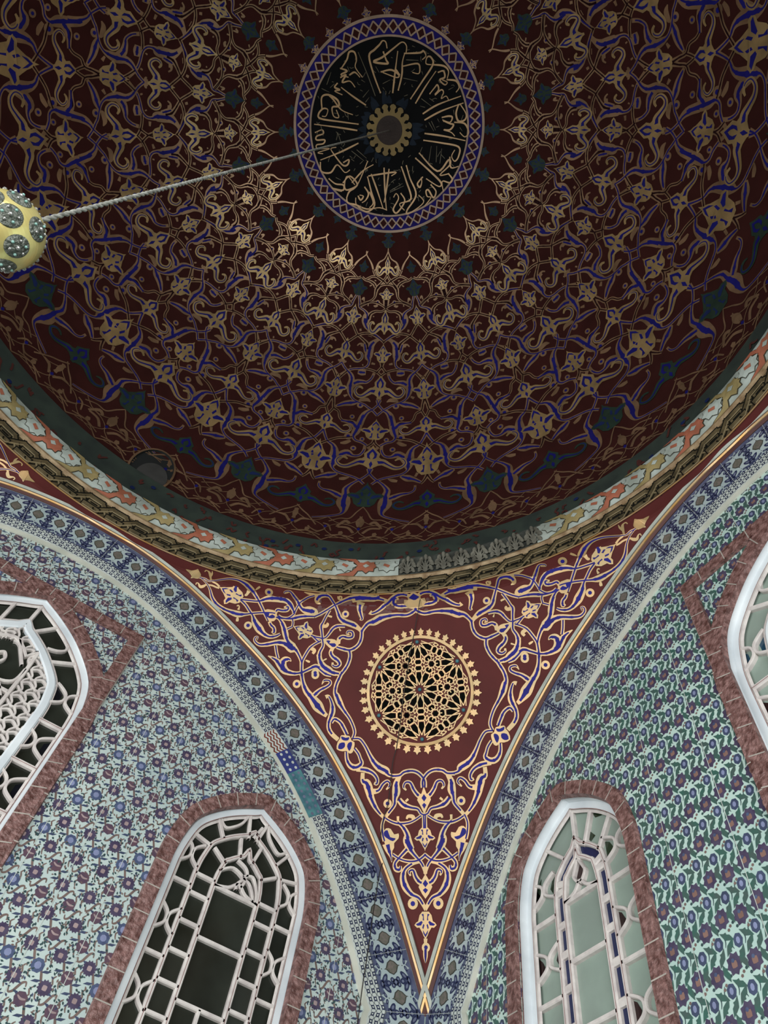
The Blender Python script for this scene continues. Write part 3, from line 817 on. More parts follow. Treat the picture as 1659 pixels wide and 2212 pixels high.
for c in cs:
    for i in range(6):
        t=math.radians(60*i); tc=(c[0]+D/math.sqrt(3)*math.cos(t),c[1]+D/math.sqrt(3)*math.sin(t))
        key=(round(tc[0],3),round(tc[1],3))
        if key in seen or not inside(tc[0]*1.06,tc[1]*1.06): continue
        seen.add(key)
        gpoly([loc(tc,.055,t+math.radians(60*j)) for j in range(6)],'hole_shade',.003)
        for j in range(6):
            a=loc(tc,.082,t+math.radians(60*j)); b=loc(tc,.082,t+math.radians(60*j+60)); gline([a,b],LW,'gold',.0065)
            gline([a,loc(tc,.14,t+math.radians(60*j))],LW,'gold',.0066)
def ringp(r,n=72): return [(r*math.cos(2*math.pi*i/n),r*math.sin(2*math.pi*i/n)) for i in range(n)]
mb.quads([gp(x,y,.008)[0] for x,y in ringp(RO*1.0)],[gp(x,y,.012)[0] for x,y in ringp(RO*1.055)],'gold',True)
mb.quads([gp(x,y,.012)[0] for x,y in ringp(RO*1.06)],[gp(x,y,.0)[0] for x,y in ringp(RO*1.065)],'gold',True)
for i in range(38):
    t=2*math.pi*i/38; w=math.pi/38
    gpoly([(RO*r*math.cos(t+a*w),RO*r*math.sin(t+a*w)) for r,a in ((1.04,-.6),(1.085,-.22),(1.088,-.66),(1.115,-.5),(1.16,-.72),(1.165,-.3),(1.215,0),(1.165,.3),(1.16,.72),(1.115,.5),(1.088,.66),(1.085,.22),(1.04,.6))],'gold',.009)
gr=mb.build('star_grille',pend); gr['label']='round gilt lattice of twelve-pointed stars'
for c in cs:
    mb=MB(); r=.0135; P,N=gp(c[0]*.985,c[1]*.985)
    prev=None
    X_=np.cross(N,[0,0,1.]); X_/=np.linalg.norm(X_); Y_=np.cross(N,X_)
    for a in (0,30,60,85):
        rr=r*math.cos(math.radians(a)); h=.004+r*math.sin(math.radians(a))
        ring=[P+N*h+rr*(X_*math.cos(t)+Y_*math.sin(t)) for t in np.linspace(0,6.283,14,endpoint=False)]
        if prev is not None: mb.quads(prev,ring,'teal',True)
        prev=ring
    mb.poly(prev,'teal'); o=mb.build('boss',gr,True) if False else mb.build('turquoise_boss',pend,True)
# the three other corners repeat the same vault
kids=[o for o in pend.children]
for k in (1,2,3):
    c=pend.copy(); COL.objects.link(c); c.parent=ceiling; c.rotation_euler=(0,0,k*math.pi/2)
    for ch in kids:
        d=ch.copy(); COL.objects.link(d); d.parent=c

# ================================================================= WALLS
def arch_pts(off=0., n=120, zlow=None):
    """arch curve in wall coordinates, moved inward by off"""
    q=[(s,arch_z(s)) for s in np.linspace(-1,1,n+1)]
    q=np.array([(-1,.676-.45)]+[(-1,.676-.2)]+q+[(1,.676-.2)]+[(1,.676-.45)]) if zlow else np.array(q)
    T=np.gradient(q,axis=0); T/=np.linalg.norm(T,axis=1)[:,None]; Nn=np.stack([T[:,1],-T[:,0]],1)
    return q+Nn*off
# band centre line: continues down the corner below the tip, leaning like the photographed edge
def path_long():
    q=[(s,arch_z(s)) for s in np.linspace(0,1,81)]
    s,z=q[-1]; 
    for k in range(1,40): q.append((1.0+.0*k, .676-.02*k))
    q=np.array(q)
    q2=q.copy()
    for _ in range(60): q2[1:-1]=(q2[:-2]+q2[2:])/2
    q2[:50]=q[:50]*1
    for _ in range(6): q2[40:-1]=(q2[39:-2]+q2[41:])/2
    T=np.gradient(q,axis=0)
    for _ in range(4): T[1:-1]=(T[:-2]+T[1:-1]+T[2:])/3
    T/=np.linalg.norm(T,axis=1)[:,None]
    return q,np.stack([T[:,1],-T[:,0]],1)
LP,LN=path_long()
LPf=np.concatenate([(LP*[-1,1])[::-1],LP[1:]]); LNf=np.concatenate([(LN*[-1,1])[::-1],LN[1:]])
def offs(d): return LPf+LNf*d
def arc(d):
    q=offs(d); L=np.concatenate([[0],np.cumsum(np.linalg.norm(np.diff(q,axis=0),axis=1))]); mid=L[len(L)//2]; return L-mid
def along(L,base,t,d):      # point at arc t (0 at crown), offset d
    x=np.interp(t,L,LPf[:,0]); z=np.interp(t,L,LPf[:,1]); nx=np.interp(t,L,LNf[:,0]); nz=np.interp(t,L,LNf[:,1])
    return x+nx*d, z+nz*d
BW=.088; SW=.046
def in_poly(x,y,P):
    c=False; n=len(P); j=n-1
    for i in range(n):
        if ((P[i][1]>y)!=(P[j][1]>y)) and (x<(P[j][0]-P[i][0])*(y-P[i][1])/(P[j][1]-P[i][1])+P[i][0]): c=not c
        j=i
    return c
def flat(mb,W,u,z,pts,k,h,rot=0.,sc=1.,fl=1):
    c,s=math.cos(rot),math.sin(rot)
    h+=random.random()*.00025; mb.poly([W.p(u+(fl*x*c-y*s)*sc, z+(fl*x*s+y*c)*sc, h) for x,y in pts],k)
def circ(r,n=12,jag=0.,sx=1.): return [((r*(1+(jag if i%2 else -jag)))*math.cos(2*math.pi*i/n)*sx,(r*(1+(jag if i%2 else -jag)))*math.sin(2*math.pi*i/n)) for i in range(n)]
def wstroke(mb,W,pts,w,k,h,sub=4,taper=True):
    q=cat_rom(pts,sub); P=[W.p(a[0],a[1],0) for a in q]; n=len(P)
    h+=random.random()*.00025; ribbon(mb,P,[W.n]*n,[w*A*((.35+.65*math.sin(math.pi*(i+.5)/n)) if taper else 1) for i in range(n)],h,k)

# window profiles: half outline (x from the centre line, height)
SMALL=[(.135,.2),(.135,.74),(.131,.775),(.117,.822),(.085,.857),(.046,.884),(0,.907)]
BIG=[(.192,.2),(.192,.874),(.188,.915),(.168,.98),(.112,1.042),(.055,1.083),(0,1.112)]
def full(prof,c,off=0.,sub=5):
    lo=[prof[0]]; q=cat_rom([np.array(p) for p in prof[1:]],sub); pts=[np.array(prof[0])]+q
    pts=np.array(pts); T=np.gradient(pts,axis=0); T[0]=pts[1]-pts[0]; T[-1]=T[-2]*.6+np.array([-1,0])*.4*np.linalg.norm(T[-2]); T/=np.linalg.norm(T,axis=1)[:,None]
    Nn=np.stack([-T[:,1],T[:,0]],1); o=pts+Nn*off; o[-1,0]=0; o[:,0]=np.maximum(o[:,0],0)
    keep=[0]
    for i in range(1,len(o)):
        a=o[keep[-1]]
        if i==len(o)-1 or (o[i,0]<=a[0]+1e-5 and o[i,1]>a[1]+1e-5 and o[i,0]>.004 and (o[-1,1]-o[i,1])>.0015): keep.append(i)
    o=o[keep]; st=o[:1]; cu=o[1:]
    d=np.concatenate([[0],np.cumsum(np.linalg.norm(np.diff(cu,axis=0),axis=1))]); u=np.linspace(0,d[-1],31)
    o=np.concatenate([st,np.stack([np.interp(u,d,cu[:,0]),np.interp(u,d,cu[:,1])],1)])
    L=[(c-x,z) for x,z in o[:-1]]+[(c+x,z) for x,z in o[::-1]]
    return L
def wall_mesh(W,holes,k,mb):
    outer=[(-1,-.533),(1,-.533),(1,.69)]+[(s,arch_z(s)+.0) for s in np.linspace(1,-1,80)]+[(-1,.69)]
    loops=[[Vector((x,y,0)) for x,y in outer]]+[[Vector((x,y,0)) for x,y in h] for h in holes]
    flatv=[p for l in loops for p in l]
    i=mb.n; mb.v.extend([tuple(W.p(p.x,p.y,0)) for p in flatv]); mb.n+=len(flatv); q=mb.mi(k)
    for t in tessellate_polygon(loops): mb.f.append(tuple(i+j for j in t)); mb.m.append(q)
CW=.587
def build_wall(W,side,label):
    root=empty('wall_'+side); struct(root,label)
    holes=[full(SMALL,c,-.004) for c in (CW,)]+[full(BIG,0,-.004)]
    mb=MB(); wall_mesh(W,holes,'wall_tile' if side=='left' else 'wall_tile_green',mb)
    # grout seams
    lim=[tuple(p) for p in offs(BW+SW*.5)]
    lim=[(x,z) for x,z in lim if z>-.05]; 
    avoid=[full(SMALL,c,-.010) for c in (CW,)]+[full(BIG,0,-.012)]
    def ok(u,z):
        if abs(u)>.985 or z<.02 or not in_poly(u,z,lim+[(1,-.1),(-1,-.1)] if lim[0][0]>0 else lim+[(1,-.1),(-1,-.1)]): return False
        return not any(in_poly(u,z,a) for a in avoid)
    if side=='left':
        fx,fz=.047,.09
        def flower(u,z,kind):
            if kind==0: flat(mb,W,u,z,circ(.0098,16,.05),'fl_blue',.0012); flat(mb,W,u,z,circ(.0052,8),'ring_core',.0018)
            elif kind==1: flat(mb,W,u,z,circ(.0095,14,.05),'fl_red',.0012); wstroke(mb,W,[(u-.006,z+.003),(u,z),(u+.007,z+.001)],.003,'fl_core',.0018)
            else: flat(mb,W,u,z,circ(.0102,28,.12),'fl_plum',.0012); flat(mb,W,u,z,circ(.004,8,.1),'fl_core',.0018)
        r=random.Random(3)
        for i in range(-23,24):
            for j in range(-2,17):
                for (dx,dz,kd) in ((0,0,0),(.5,.25,2),(0,.5,1),(.5,.75,2)):
                    u=.0009+(i+dx)*fx; z=1.4935-(j+dz)*fz
                    if not ok(u,z): continue
                    flower(u,z,kd if r.random()>.12 else (kd+1)%3)
                    s=1 if (dz in(.25,.5)) else -1
                    # double curved stems with long leaves between the flowers
                    for sg in (1,-1):
                        cx=u+fx*.5*0+sg*fx*.25; cz=z-fz*.125
                        if not ok(cx,cz): continue
                        fl=1 if (j+int(dz*4))%2 else -1
                        if sg==1:
                            wstroke(mb,W,[(cx-.0105,cz+fl*.0035),(cx-.0085,cz+fl*.009),(cx-.0035,cz+fl*.0065),(cx,cz),(cx+.0035,cz-fl*.0065),(cx+.0085,cz-fl*.009),(cx+.0105,cz-fl*.0035)],.0036,'scroll_brown',.0009)
                            for e in (-1,1): flat(mb,W,cx+e*.004,cz-e*fl*-.0072,[(-.0078,0),(-.002,.0023),(.0078,.0006),(.0015,-.0021)],'scroll_navy',.0010,fl*.35)
                            for q in range(6):
                                a=r.random()*6.28; rr=.0105+.003*r.random()
                                flat(mb,W,cx+rr*math.cos(a),cz+rr*math.sin(a),[(-.0021,0),(0,.0012),(.0023,.0003),(.0003,-.0012)],('leaf_dark','scroll_brown')[q%2],.0011,a)
                        else:
                            wstroke(mb,W,[(cx-.009,cz-.008),(cx-.004,cz-.003),(cx-.007,cz+.003),(cx-.003,cz+.008)],.0026,'scroll_brown',.0009,2)
                            wstroke(mb,W,[(cx+.009,cz+.008),(cx+.003,cz+.002),(cx+.006,cz-.006)],.0024,'scroll_brown',.0009,2)
                            for q in range(13):
                                a=r.random()*6.28; rr=.001+.0115*math.sqrt(r.random())
                                flat(mb,W,cx+rr*math.cos(a),cz+rr*math.sin(a),[(-.0027,0),(0,.0014),(.003,.0003),(.0003,-.0015)],('leaf_dark','scroll_navy','leaf_dark','scroll_brown')[q%4],.0011,a)
                    for q in range(3):
                        a=r.random()*6.28; wstroke(mb,W,[(u+.0125*math.cos(a),z+.0125*math.sin(a)),(u+.0155*math.cos(a+.15),z+.0155*math.sin(a+.15))],.003,'leaf_dark',.0010,2)
        for i in range(-14,15):
            u=.0705*i+.0235; 
            for j in range(70):
                z=.02+.02*j
                if ok(u,z) and ok(u,z+.02): mb.poly([W.p(u-.0005,z,.0022),W.p(u+.0005,z,.0022),W.p(u+.0005,z+.02,.0022),W.p(u-.0005,z+.02,.0022)],'grout')
    else:
        fx,fz=.02870,.0533
        BIGF=circ(.0095,16,.13,.86)
        for i in range(-35,36):
            for j in range(-2,29):
                u=.3040+i*fx-(j%2)*.0; z=1.362-j*fz*1.0+((i%2)*.0055)
                # large flower rows
                du=0
                if ok(u,z):
                    flat(mb,W,u,z,circ(.0122,16,.13,.86),'fl_plum',.0012,.2); flat(mb,W,u,z-.001,circ(.0046,8,.1),'fl_orange',.0018); flat(mb,W,u+.001,z+.0035,circ(.0026,6),'fl_blue',.0022)
                u2=u+fx*.5; z2=z-fz*.5+.0008
                if ok(u2,z2):
                    for q in range(1):
                        flat(mb,W,u2,z2,circ(.0084,14,.05,.8),'scroll_navy',.0012); flat(mb,W,u2,z2,circ(.0042,8,0,.7),'ring_core',.0018)
                        wstroke(mb,W,[(u2-.0085,z2-.007),(u2-.0108,z2),(u2-.008,z2+.008)],.0014,'leaf_dark',.0009); wstroke(mb,W,[(u2+.0085,z2-.007),(u2+.0108,z2),(u2+.008,z2+.008)],.0014,'leaf_dark',.0009)
                # green leaves, two leaning each way
                for sx,sz,a,f in ((-.5,-.02,1.15,1),(.5,.2,-.9,-1),(0,-.42,.5,1),(-.02,.36,2.4,-1)):
                    ul=u+sx*fx; zl=z+sz*fz
                    if ok(ul,zl):
                        c,s=math.cos(a),math.sin(a)
                        L=.0112
                        flat(mb,W,ul,zl,[(-L,-.0012),(-L*.3,.0036),(L*.1,.0030),(L*.25,.0052),(L*.5,.0030),(L*1.05,.0022),(L*.5,-.0018),(L*.1,-.0040),(-L*.4,-.0030)],'leaf_green',.0014,a,1,f)
                for sx,sz in ((.33,-.2),(-.33,-.23),(.25,.02),(.5,-.08),(-.2,-.3)):
                    ul=u+sx*fx; zl=z+sz*fz
                    if ok(ul,zl): flat(mb,W,ul,zl,circ(.0022,5),'scroll_brown' if sz<-.2 else 'leaf_dark',.0010)
        for i in range(-9,10):
            u=.386+(i-3)*.1075
            for j in range(70):
                z=.02+.02*j
                if ok(u,z) and ok(u,z+.02): mb.poly([W.p(u-.0005,z,.0024),W.p(u+.0005,z,.0024),W.p(u+.0005,z+.02,.0024),W.p(u-.0005,z+.02,.0024)],'grout')
    mb.build('tile_panel',root)
    # --- lozenge band
    mb=MB(); e0=.003; L=arc(BW/2)
    for j in range(3):
        d0=e0+(BW-e0)*j/3; d1=e0+(BW-e0)*(j+1)/3
        a=offs(d0); b=offs(d1); mb.quads([W.p(x,z,.004) for x,z in a],[W.p(x,z,.004) for x,z in b],'band_ground')
    PD=.0502; nmax=int(L[-1]/PD)
    bm=(e0+BW)/2+.002; hw=(BW-e0)/2-.002
    for k in range(-nmax,nmax+1):
        t0=k*PD
        def at(x,y,h): 
            X_,Z_=along(L,None,t0+x,bm+y); return W.p(X_,Z_,h)
        if along(L,None,t0,bm)[1]<-.1: continue
        star=[]
        for i in range(28):
            a=2*math.pi*i/28; rr=(.035 if i%2==0 else .0275)
            ex=abs(math.cos(a)); star.append((rr*math.cos(a)*.80,rr*math.sin(a)*(1.18 if abs(math.sin(a))>.7 else 1.0)))
        mb.poly([at(x,max(-hw,min(hw,y)),.005) for x,y in star],'tile_white')
        Lz=[(a*1.18,b*1.12) for a,b in [(-.0105,0),(-.007,.0075),(0,.0125),(.001,.0165),(.002,.0125),(.007,.0075),(.0105,0),(.007,-.0075),(0,-.0125),(-.001,-.0165),(-.002,-.0125),(-.007,-.0075)]]
        mb.poly([at(x*1.06,y*1.04,.0062) for x,y in Lz],'lozenge_edge'); mb.poly([at(x*.9,y*.82,.007) for x,y in Lz],'grey_lozenge')
        for s in (1,-1): mb.poly([at(x,s*.0245+y,.0062) for x,y in circ(.0011,6)],'lozenge_edge')
        # chain of leaves and ringed buds between the lozenges
        for (x,y,rx,ry,ro) in ((.0251,.0,.005,.005,0),(.0205,.0065,.0038,.0038,0),(.0297,.0068,.0038,.0038,0),(.0205,-.0068,.0038,.0038,0),(.0297,-.0065,.0038,.0038,0),
                            (.0165,.0225,.0082,.0040,.75),(.0337,.0225,.0082,.0040,-.75),(.0165,-.0225,.0082,.0040,-.75),(.0337,-.0225,.0082,.0040,.75),(.0251,.0165,.0042,.0052,0),(.0251,-.0165,.0042,.0052,0),
                            (.0251,.031,.006,.0035,0),(.0251,-.031,.006,.0035,0),(.006,.031,.0045,.0024,.4),(-.006,.031,.0045,.0024,-.4),(.006,-.031,.0045,.0024,-.4),(-.006,-.031,.0045,.0024,.4)):
            c,s=math.cos(ro),math.sin(ro)
            for sc,kk,h in ((1,'navy_leaf',.0062),(.48,'leaf_core',.0070)):
                mb.poly([at(x+(a*rx*1.2*sc*c-b*ry*1.2*sc*s),max(-hw,min(hw,y+(a*rx*1.2*sc*s+b*ry*1.2*sc*c))),h) for a,b in circ(1,10)],kk)
    for k in range(-nmax,nmax+1,1):
        t0=(k+.5)*PD
        P=[along(L,None,t0,e0+(BW-e0)*v) for v in (0,1)]
        if k%2==0 and P[0][1]>-.1: ribbon(mb,[W.p(*q) for q in P],[W.n]*2,[.0022]*2,.0078,'grout')
    b_=mb.build('lozenge_tile_band',root); b_['label']='blue and white tile band with grey lozenges'
    # --- strip
    mb=MB(); a=offs(BW); b=offs(BW+.004); c=offs(BW+SW-.010); d=offs(BW+SW); e=offs(BW+SW)
    mb.quads([W.p(x,z,.004) for x,z in a],[W.p(x,z,.014) for x,z in b],'strip_edge'); mb.quads([W.p(x,z,.014) for x,z in b],[W.p(x,z,.016) for x,z in c],'strip_white')
    mb.quads([W.p(x,z,.016) for x,z in c],[W.p(x,z,.012) for x,z in d],'strip_edge'); mb.quads([W.p(x,z,.012) for x,z in d],[W.p(x,z,0) for x,z in e],'strip_edge')
    L2=arc(BW+SW/2); st=.0128; n2=int(L2[-1]/st)
    special=[]
    if side=='left': special=[(1.265-.4,.0,'')]
    # coloured replacement tiles low on the left arch
    seg=[] 
    if side=='left':
        for (s0_,s1_,kk) in ((.545,.588,'strip_red'),(.588,.621,'strip_blue'),(.621,.645,'strip_teal'),(.645,.692,'strip_grey2')):
            i0=np.interp(s0_,LPf[:,0],np.arange(len(LPf))) if False else None
            seg.append((s0_,s1_,kk))
    def special_at(t):
        x,z=along(L2,None,t,BW+SW/2)
        for a_,b_,kk in seg:
            if a_<=x<b_: return kk
        return None
    for k in range(-n2,n2+1):
        t0=k*st; X_,Z_=along(L2,None,t0,BW+SW/2)
        if Z_<-.1: continue
        def at(x,y,h): q=along(L2,None,t0+x,BW+y); return W.p(q[0],q[1],h)
        sp=special_at(t0)
        if sp:
            base={'strip_red':'strip_white','strip_blue':'strip_blue','strip_teal':'strip_teal','strip_grey2':'strip_teal'}[sp]
            mb.poly([at(-st/2,.003,.0172),at(st/2,.003,.0172),at(st/2,SW-.006,.0172),at(-st/2,SW-.006,.0172)],base)
            if sp=='strip_red':
                for y in (.006,.015,.024,.033):
                    mb.poly([at(-st/2,y,.018),at(0,y+.005,.018),at(st/2,y,.018),at(st/2,y+.004,.018),at(0,y+.009,.018),at(-st/2,y+.004,.018)],'strip_red')
            else:
                for y in (.012,.028): mb.poly([at(a_*.0035,y+b2*.0035,.018) for a_,b2 in circ(1,8)],'strip_white' if sp=='strip_blue' else 'leaf_core')
            continue
        for j in range(3):
            y=.0062+j*.0108+(0 if k%2 else .0)
            mb.poly([at(a_*.0034,y+b2*.0034,.0168) for a_,b2 in ((-1,-1),(1,-1),(1,1),(-1,1))],'strip_navy'); mb.poly([at(a_*.0014,y+b2*.0014,.0176) for a_,b2 in ((-1,-1),(1,-1),(1,1),(-1,1))],'strip_white')
            for s in (1,-1):
                q=[at(-st/2,y-s*.0054,0),at(st/2,y+s*.0054,0)]; ribbon(mb,q,[W.n]*2,[.0028]*2,.0166,'strip_grey')
    s_=mb.build('border_strip',root); s_['label']='glossy white tile strip of small squares'
    return root
wl=build_wall(WL,'left','left wall of blue and plum flowered tiles under its arch')
wr=build_wall(WR,'right','right wall of green leaved tiles under its arch')
# walls behind the camera and floor (they only bounce light)
for nm,W in (('back',Wall(1,-1)),('front',Wall(0,-1))):
    mb=MB(); wall_mesh(W,[],'plain_plaster',mb); struct(mb.build('wall_'+nm),'plain plaster wall behind the viewer')
mb=MB(); mb.poly([(-A,-A,0),(A,-A,0),(A,A,0),(-A,A,0)],'stone_floor'); struct(mb.build('floor'),'stone floor of the domed room','floor')

# ================================================================= WINDOWS
def solid(mb,W,pts,w,h0,h1,k,sub=0,edge=None):
    """raised bar of width w along pts from depth h0 to h1"""
    q=np.array(cat_rom([np.array(p,float) for p in pts],sub) if sub else pts,float)
    T=np.gradient(q,axis=0); T/=np.linalg.norm(T,axis=1)[:,None]+1e-12; Nn=np.stack([T[:,1],-T[:,0]],1)
    a=q+Nn*w/2; b=q-Nn*w/2; a2=q+Nn*w*.32; b2=q-Nn*w*.32; hm=h1-(h1-h0)*.25
    P=lambda r,h:[W.p(x,z,h) for x,z in r]
    mb.quads(P(a,h0),P(a,hm),k); mb.quads(P(a,hm),P(a2,h1),k); mb.quads(P(a2,h1),P(b2,h1),k); mb.quads(P(b2,h1),P(b,hm),k); mb.quads(P(b,hm),P(b,h0),k)
    if edge: ribbon(mb,P(q,0),[W.n]*len(q),[w*A*.12]*len(q),h1+.0006,edge)
def ringband(mb,W,prof,c,o0,o1,h0,h1,k):
    a=full(prof,c,o0); b=full(prof,c,o1)
    mb.quads([W.p(x,z,h0) for x,z in a],[W.p(x,z,h1) for x,z in b],k)
def knot(mb,W,xo,xi,z,d,k,h0,h1,hgt=.022):
    xm=(xo+xi)/2
    for x in (xo,xi):
        solid(mb,W,[(x,z+hgt),(x+(xm-x)*.35,z+hgt*.82),(xm-(xm-x)*.12,z+hgt*.35),(xm-(xm-x)*.12,z-hgt*.35),(x+(xm-x)*.35,z-hgt*.82),(x,z-hgt)],.0055,h0,h1,k,4)
def window(W,n,c,prof,depth,kind,label):
    root=empty('window_%d'%n); struct(root,label,'window')
    a_,b_=prof[0]; half=prof[1][0]; big=prof is BIG
    # marble surround
    mb=MB(); mw=.028 if not big else .027; lip=.022
    ringband(mb,W,prof,c,-mw,-mw+.002,0,lip,'marble'); ringband(mb,W,prof,c,-mw+.002,-.001,lip,lip,'marble'); ringband(mb,W,prof,c,-.001,.0015,lip,-.01,'marble')
    q=np.array(full(prof,c,-mw)); q2=np.array(full(prof,c,-.001)); N_=len(q)
    Ls=np.concatenate([[0],np.cumsum(np.linalg.norm(np.diff(q,axis=0),axis=1))]); t=.04
    while t<Ls[-1]:
        p0=[np.interp(t,Ls,q[:,i]) for i in (0,1)]; p1=[np.interp(t,Ls,q2[:,i]) for i in (0,1)]
        ribbon(mb,[W.p(*p0),W.p(*p1)],[W.n]*2,[.006]*2,lip+.0012,'joint'); t+=.045+.02*((int(t*1000)*7)%3)/3
    if big:
        R=[(.211,.2),(.211,1.142),(-.211,1.142),(-.211,.2)]; I=[(.186,.2),(.186,1.117),(-.186,1.117),(-.186,.2)]
        for (p,pq),(i_,iq) in zip(zip(R,R[1:]),zip(I,I[1:])):
            P=lambda a,h: W.p(c+a[0],a[1],h)
            mb.poly([P(p,lip+.002),P(pq,lip+.002),P(iq,lip+.002),P(i_,lip+.002)],'marble'); mb.poly([P(p,0),P(pq,0),P(pq,lip+.002),P(p,lip+.002)],'marble'); mb.poly([P(i_,0),P(iq,0),P(iq,lip+.002),P(i_,lip+.002)],'marble')
        for i in range(18):
            z=.22+.052*i
            for s in (1,-1): ribbon(mb,[W.p(c+s*.211,z),W.p(c+s*.186,z-.008)],[W.n]*2,[.006]*2,lip+.0035,'joint')
        for i in range(-3,4): ribbon(mb,[W.p(c+i*.055,1.142),W.p(c+i*.055,1.117)],[W.n]*2,[.006]*2,lip+.0035,'joint')
        ribbon(mb,[W.p(c+.2125,.2),W.p(c+.2125,1.144)],[W.n]*2,[.008]*2,.012,'joint'); ribbon(mb,[W.p(c-.2125,.2),W.p(c-.2125,1.144)],[W.n]*2,[.008]*2,.012,'joint')
    mb.build('marble_surround',root)
    # reveal and frame
    mb=MB(); g=-depth
    ringband(mb,W,prof,c,-.004,.0,lip,g,'frame_white')
    ringband(mb,W,prof,c,.0,.0125,g,g,'frame_white'); ringband(mb,W,prof,c,.0125,.0145,g,g-.018,'plaster_white'); ringband(mb,W,prof,c,.0130,.0140,g+.002,g+.002,'hairline')
    ringband(mb,W,prof,c,.0145,.019,g-.006,g-.012,'plaster_white')
    mb.build('frame',root)
    # glass
    mb=MB(); gl={'dark':'glass_dark','grey':'glass_grey'}[kind]; hg=g-.03
    q=full(prof,c,.008); mb.poly([W.p(x,z,hg) for x,z in q],gl)
    def pane(pts,k): mb.poly([W.p(c+x,z,hg+.003) for x,z in pts],k)
    T=MB(); h0=g-.03; h1=g-.004; k='plaster_white'
    inn=lambda off:[(x,z) for x,z in full(prof,c,off)]
    if not big:
        r1,r2=(.051,.0905) if kind=='dark' else (.072,.094)
        x0=half-.0145; x1=half-r1; x2=half-r2
        for off in (r1,r2): solid(T,W,inn(off),.0085,h0,h1,k,0,'hairline')
        top1=.907-r1*1.3; top2=.907-r2*1.25
        if kind=='dark':
            for z in (.734,.700,.652,.604,.557,.511,.462,.414,.366,.318,.27):
                for s in (1,-1): solid(T,W,[(c+s*x1,z),(c+s*x2,z)],.0065,h0,h1,k)
            for z in (.710,.588,.466,.344): 
                for s in (1,-1): solid(T,W,[(c+s*x0,z),(c+s*x1,z)],.0065,h0,h1,k)
            for z in (.765,.645,.530,.408,.29):
                for s in (1,-1):
                    knot(T,W,c+s*(x0+.001),c+s*(x1-.001),z,0,k,h0,h1)
            for z in (.728,.638,.540): solid(T,W,[(c-x2,z),(c+x2,z)],.0065,h0,h1,k)
            solid(T,W,[(c,.54),(c,.22)],.006,h0,h1,k); 
            # head: ogee and interlaced arcs
            solid(T,W,[(c-x2,.728),(c-.018,.735),(c,.748),(c+.018,.735),(c+x2,.728)],.0065,h0,h1,k,4)
            solid(T,W,[(c-x2,.755),(c-.02,.772),(c+.008,.760),(c+.002,.74)],.0055,h0,h1,k,5)
            solid(T,W,[(c-.016,.79),(c+.004,.782),(c+.010,.768),(c-.004,.748),(c-.002,.738)],.0055,h0,h1,k,5)
            solid(T,W,[(c+.002,.765),(c+.022,.772),(c+.036,.75),(c+.040,.73)],.0055,h0,h1,k,5)
            solid(T,W,[(c+.0,.762),(c+.018,.758),(c+.03,.742),(c+.034,.728)],.0055,h0,h1,k,5)
            for a,b in (((.035,.772),(.066,.792)),((-.035,.772),(-.066,.792)),((.012,.792),(.022,.832)),((-.012,.792),(-.022,.832))): solid(T,W,[(c+a[0],a[1]),(c+b[0],b[1])],.0065,h0,h1,k)
            for a,b in (((.008,.838),(.022,.888)),((-.008,.838),(-.02,.888)),((.0,.842),(.012,.872)),((-.055,.815),(-.078,.85)),((.058,.812),(.082,.848)),((-.074,.792),(-.112,.80)),((.074,.792),(.112,.80))): solid(T,W,[(c+a[0],a[1]),(c+b[0],b[1])],.0065,h0,h1,k)
            solid(T,W,[(c-.075,.850),(c-.06,.838),(c-.045,.846),(c-.03,.862),(c-.022,.884)],.0055,h0,h1,k,4)
            solid(T,W,[(c+.075,.850),(c+.06,.838),(c+.045,.846),(c+.03,.862),(c+.022,.884)],.0055,h0,h1,k,4)
        else:
            # narrow navy band with collars
            xb=(x1+x2)/2
            for s in (1,-1):
                pane([(s*(x1-.002),.2),(s*(x1-.002),.76),(s*(x2+.002),.755),(s*(x2+.002),.2)],'glass_navy')
                for z in (.758,.703,.657,.607,.553,.498,.443,.388,.333,.278): 
                    solid(T,W,[(c+s*x1,z),(c+s*x2,z)],.012,h0,h1-.002,k)
                pane([(s*x1,.76),(s*(x1-.012),.785),(s*(x1-.034),.805),(0,.822),(0,.800),(s*(x2-.02),.785),(s*(x2-.004),.768),(s*x2,.755)],'glass_navy')
                solid(T,W,[(c+s*(x1-.006),.775),(c+s*(x2-.004),.768)],.012,h0,h1-.002,k)
                for z in (.725,.600,.478,.35): solid(T,W,[(c+s*x0,z),(c+s*x1,z)],.0075,h0,h1,k)
                for z in (.780,.660,.535,.41):
                    pane([(s*x0,z+.018),(s*(x0-.008),z+.01),(s*(x0-.014),z),(s*(x0-.008),z-.012),(s*x0,z-.018)],'glass_brown' if z<.7 else 'glass_green'); pane([(s*x1,z+.018),(s*(x1+.01),z+.012),(s*(x1+.016),z),(s*(x1+.008),z-.014),(s*x1,z-.02)],'glass_brown' if z<.7 else 'glass_green')
                    knot(T,W,c+s*(x0+.001),c+s*(x1-.001),z,0,k,h0,h1)
            solid(T,W,[(c,.79),(c,.822)],.012,h0,h1-.002,k)
            for z in (.735,.640,.545,.45,.355): solid(T,W,[(c-x2,z),(c+x2,z)],.0075,h0,h1,k)
            solid(T,W,[(c-x2,.735),(c-.016,.742),(c,.756),(c+.016,.742),(c+x2,.735)],.0065,h0,h1,k,4)
            pane([(0,.79),(.008,.776),(.012,.768),(.006,.757),(0,.75),(-.006,.757),(-.012,.768),(-.008,.776)],'glass_brown')
            for s in (1,-1): solid(T,W,[(c,.796),(c+s*.010,.778),(c+s*.014,.768),(c+s*.006,.756),(c,.752)],.005,h0,h1,k,3)
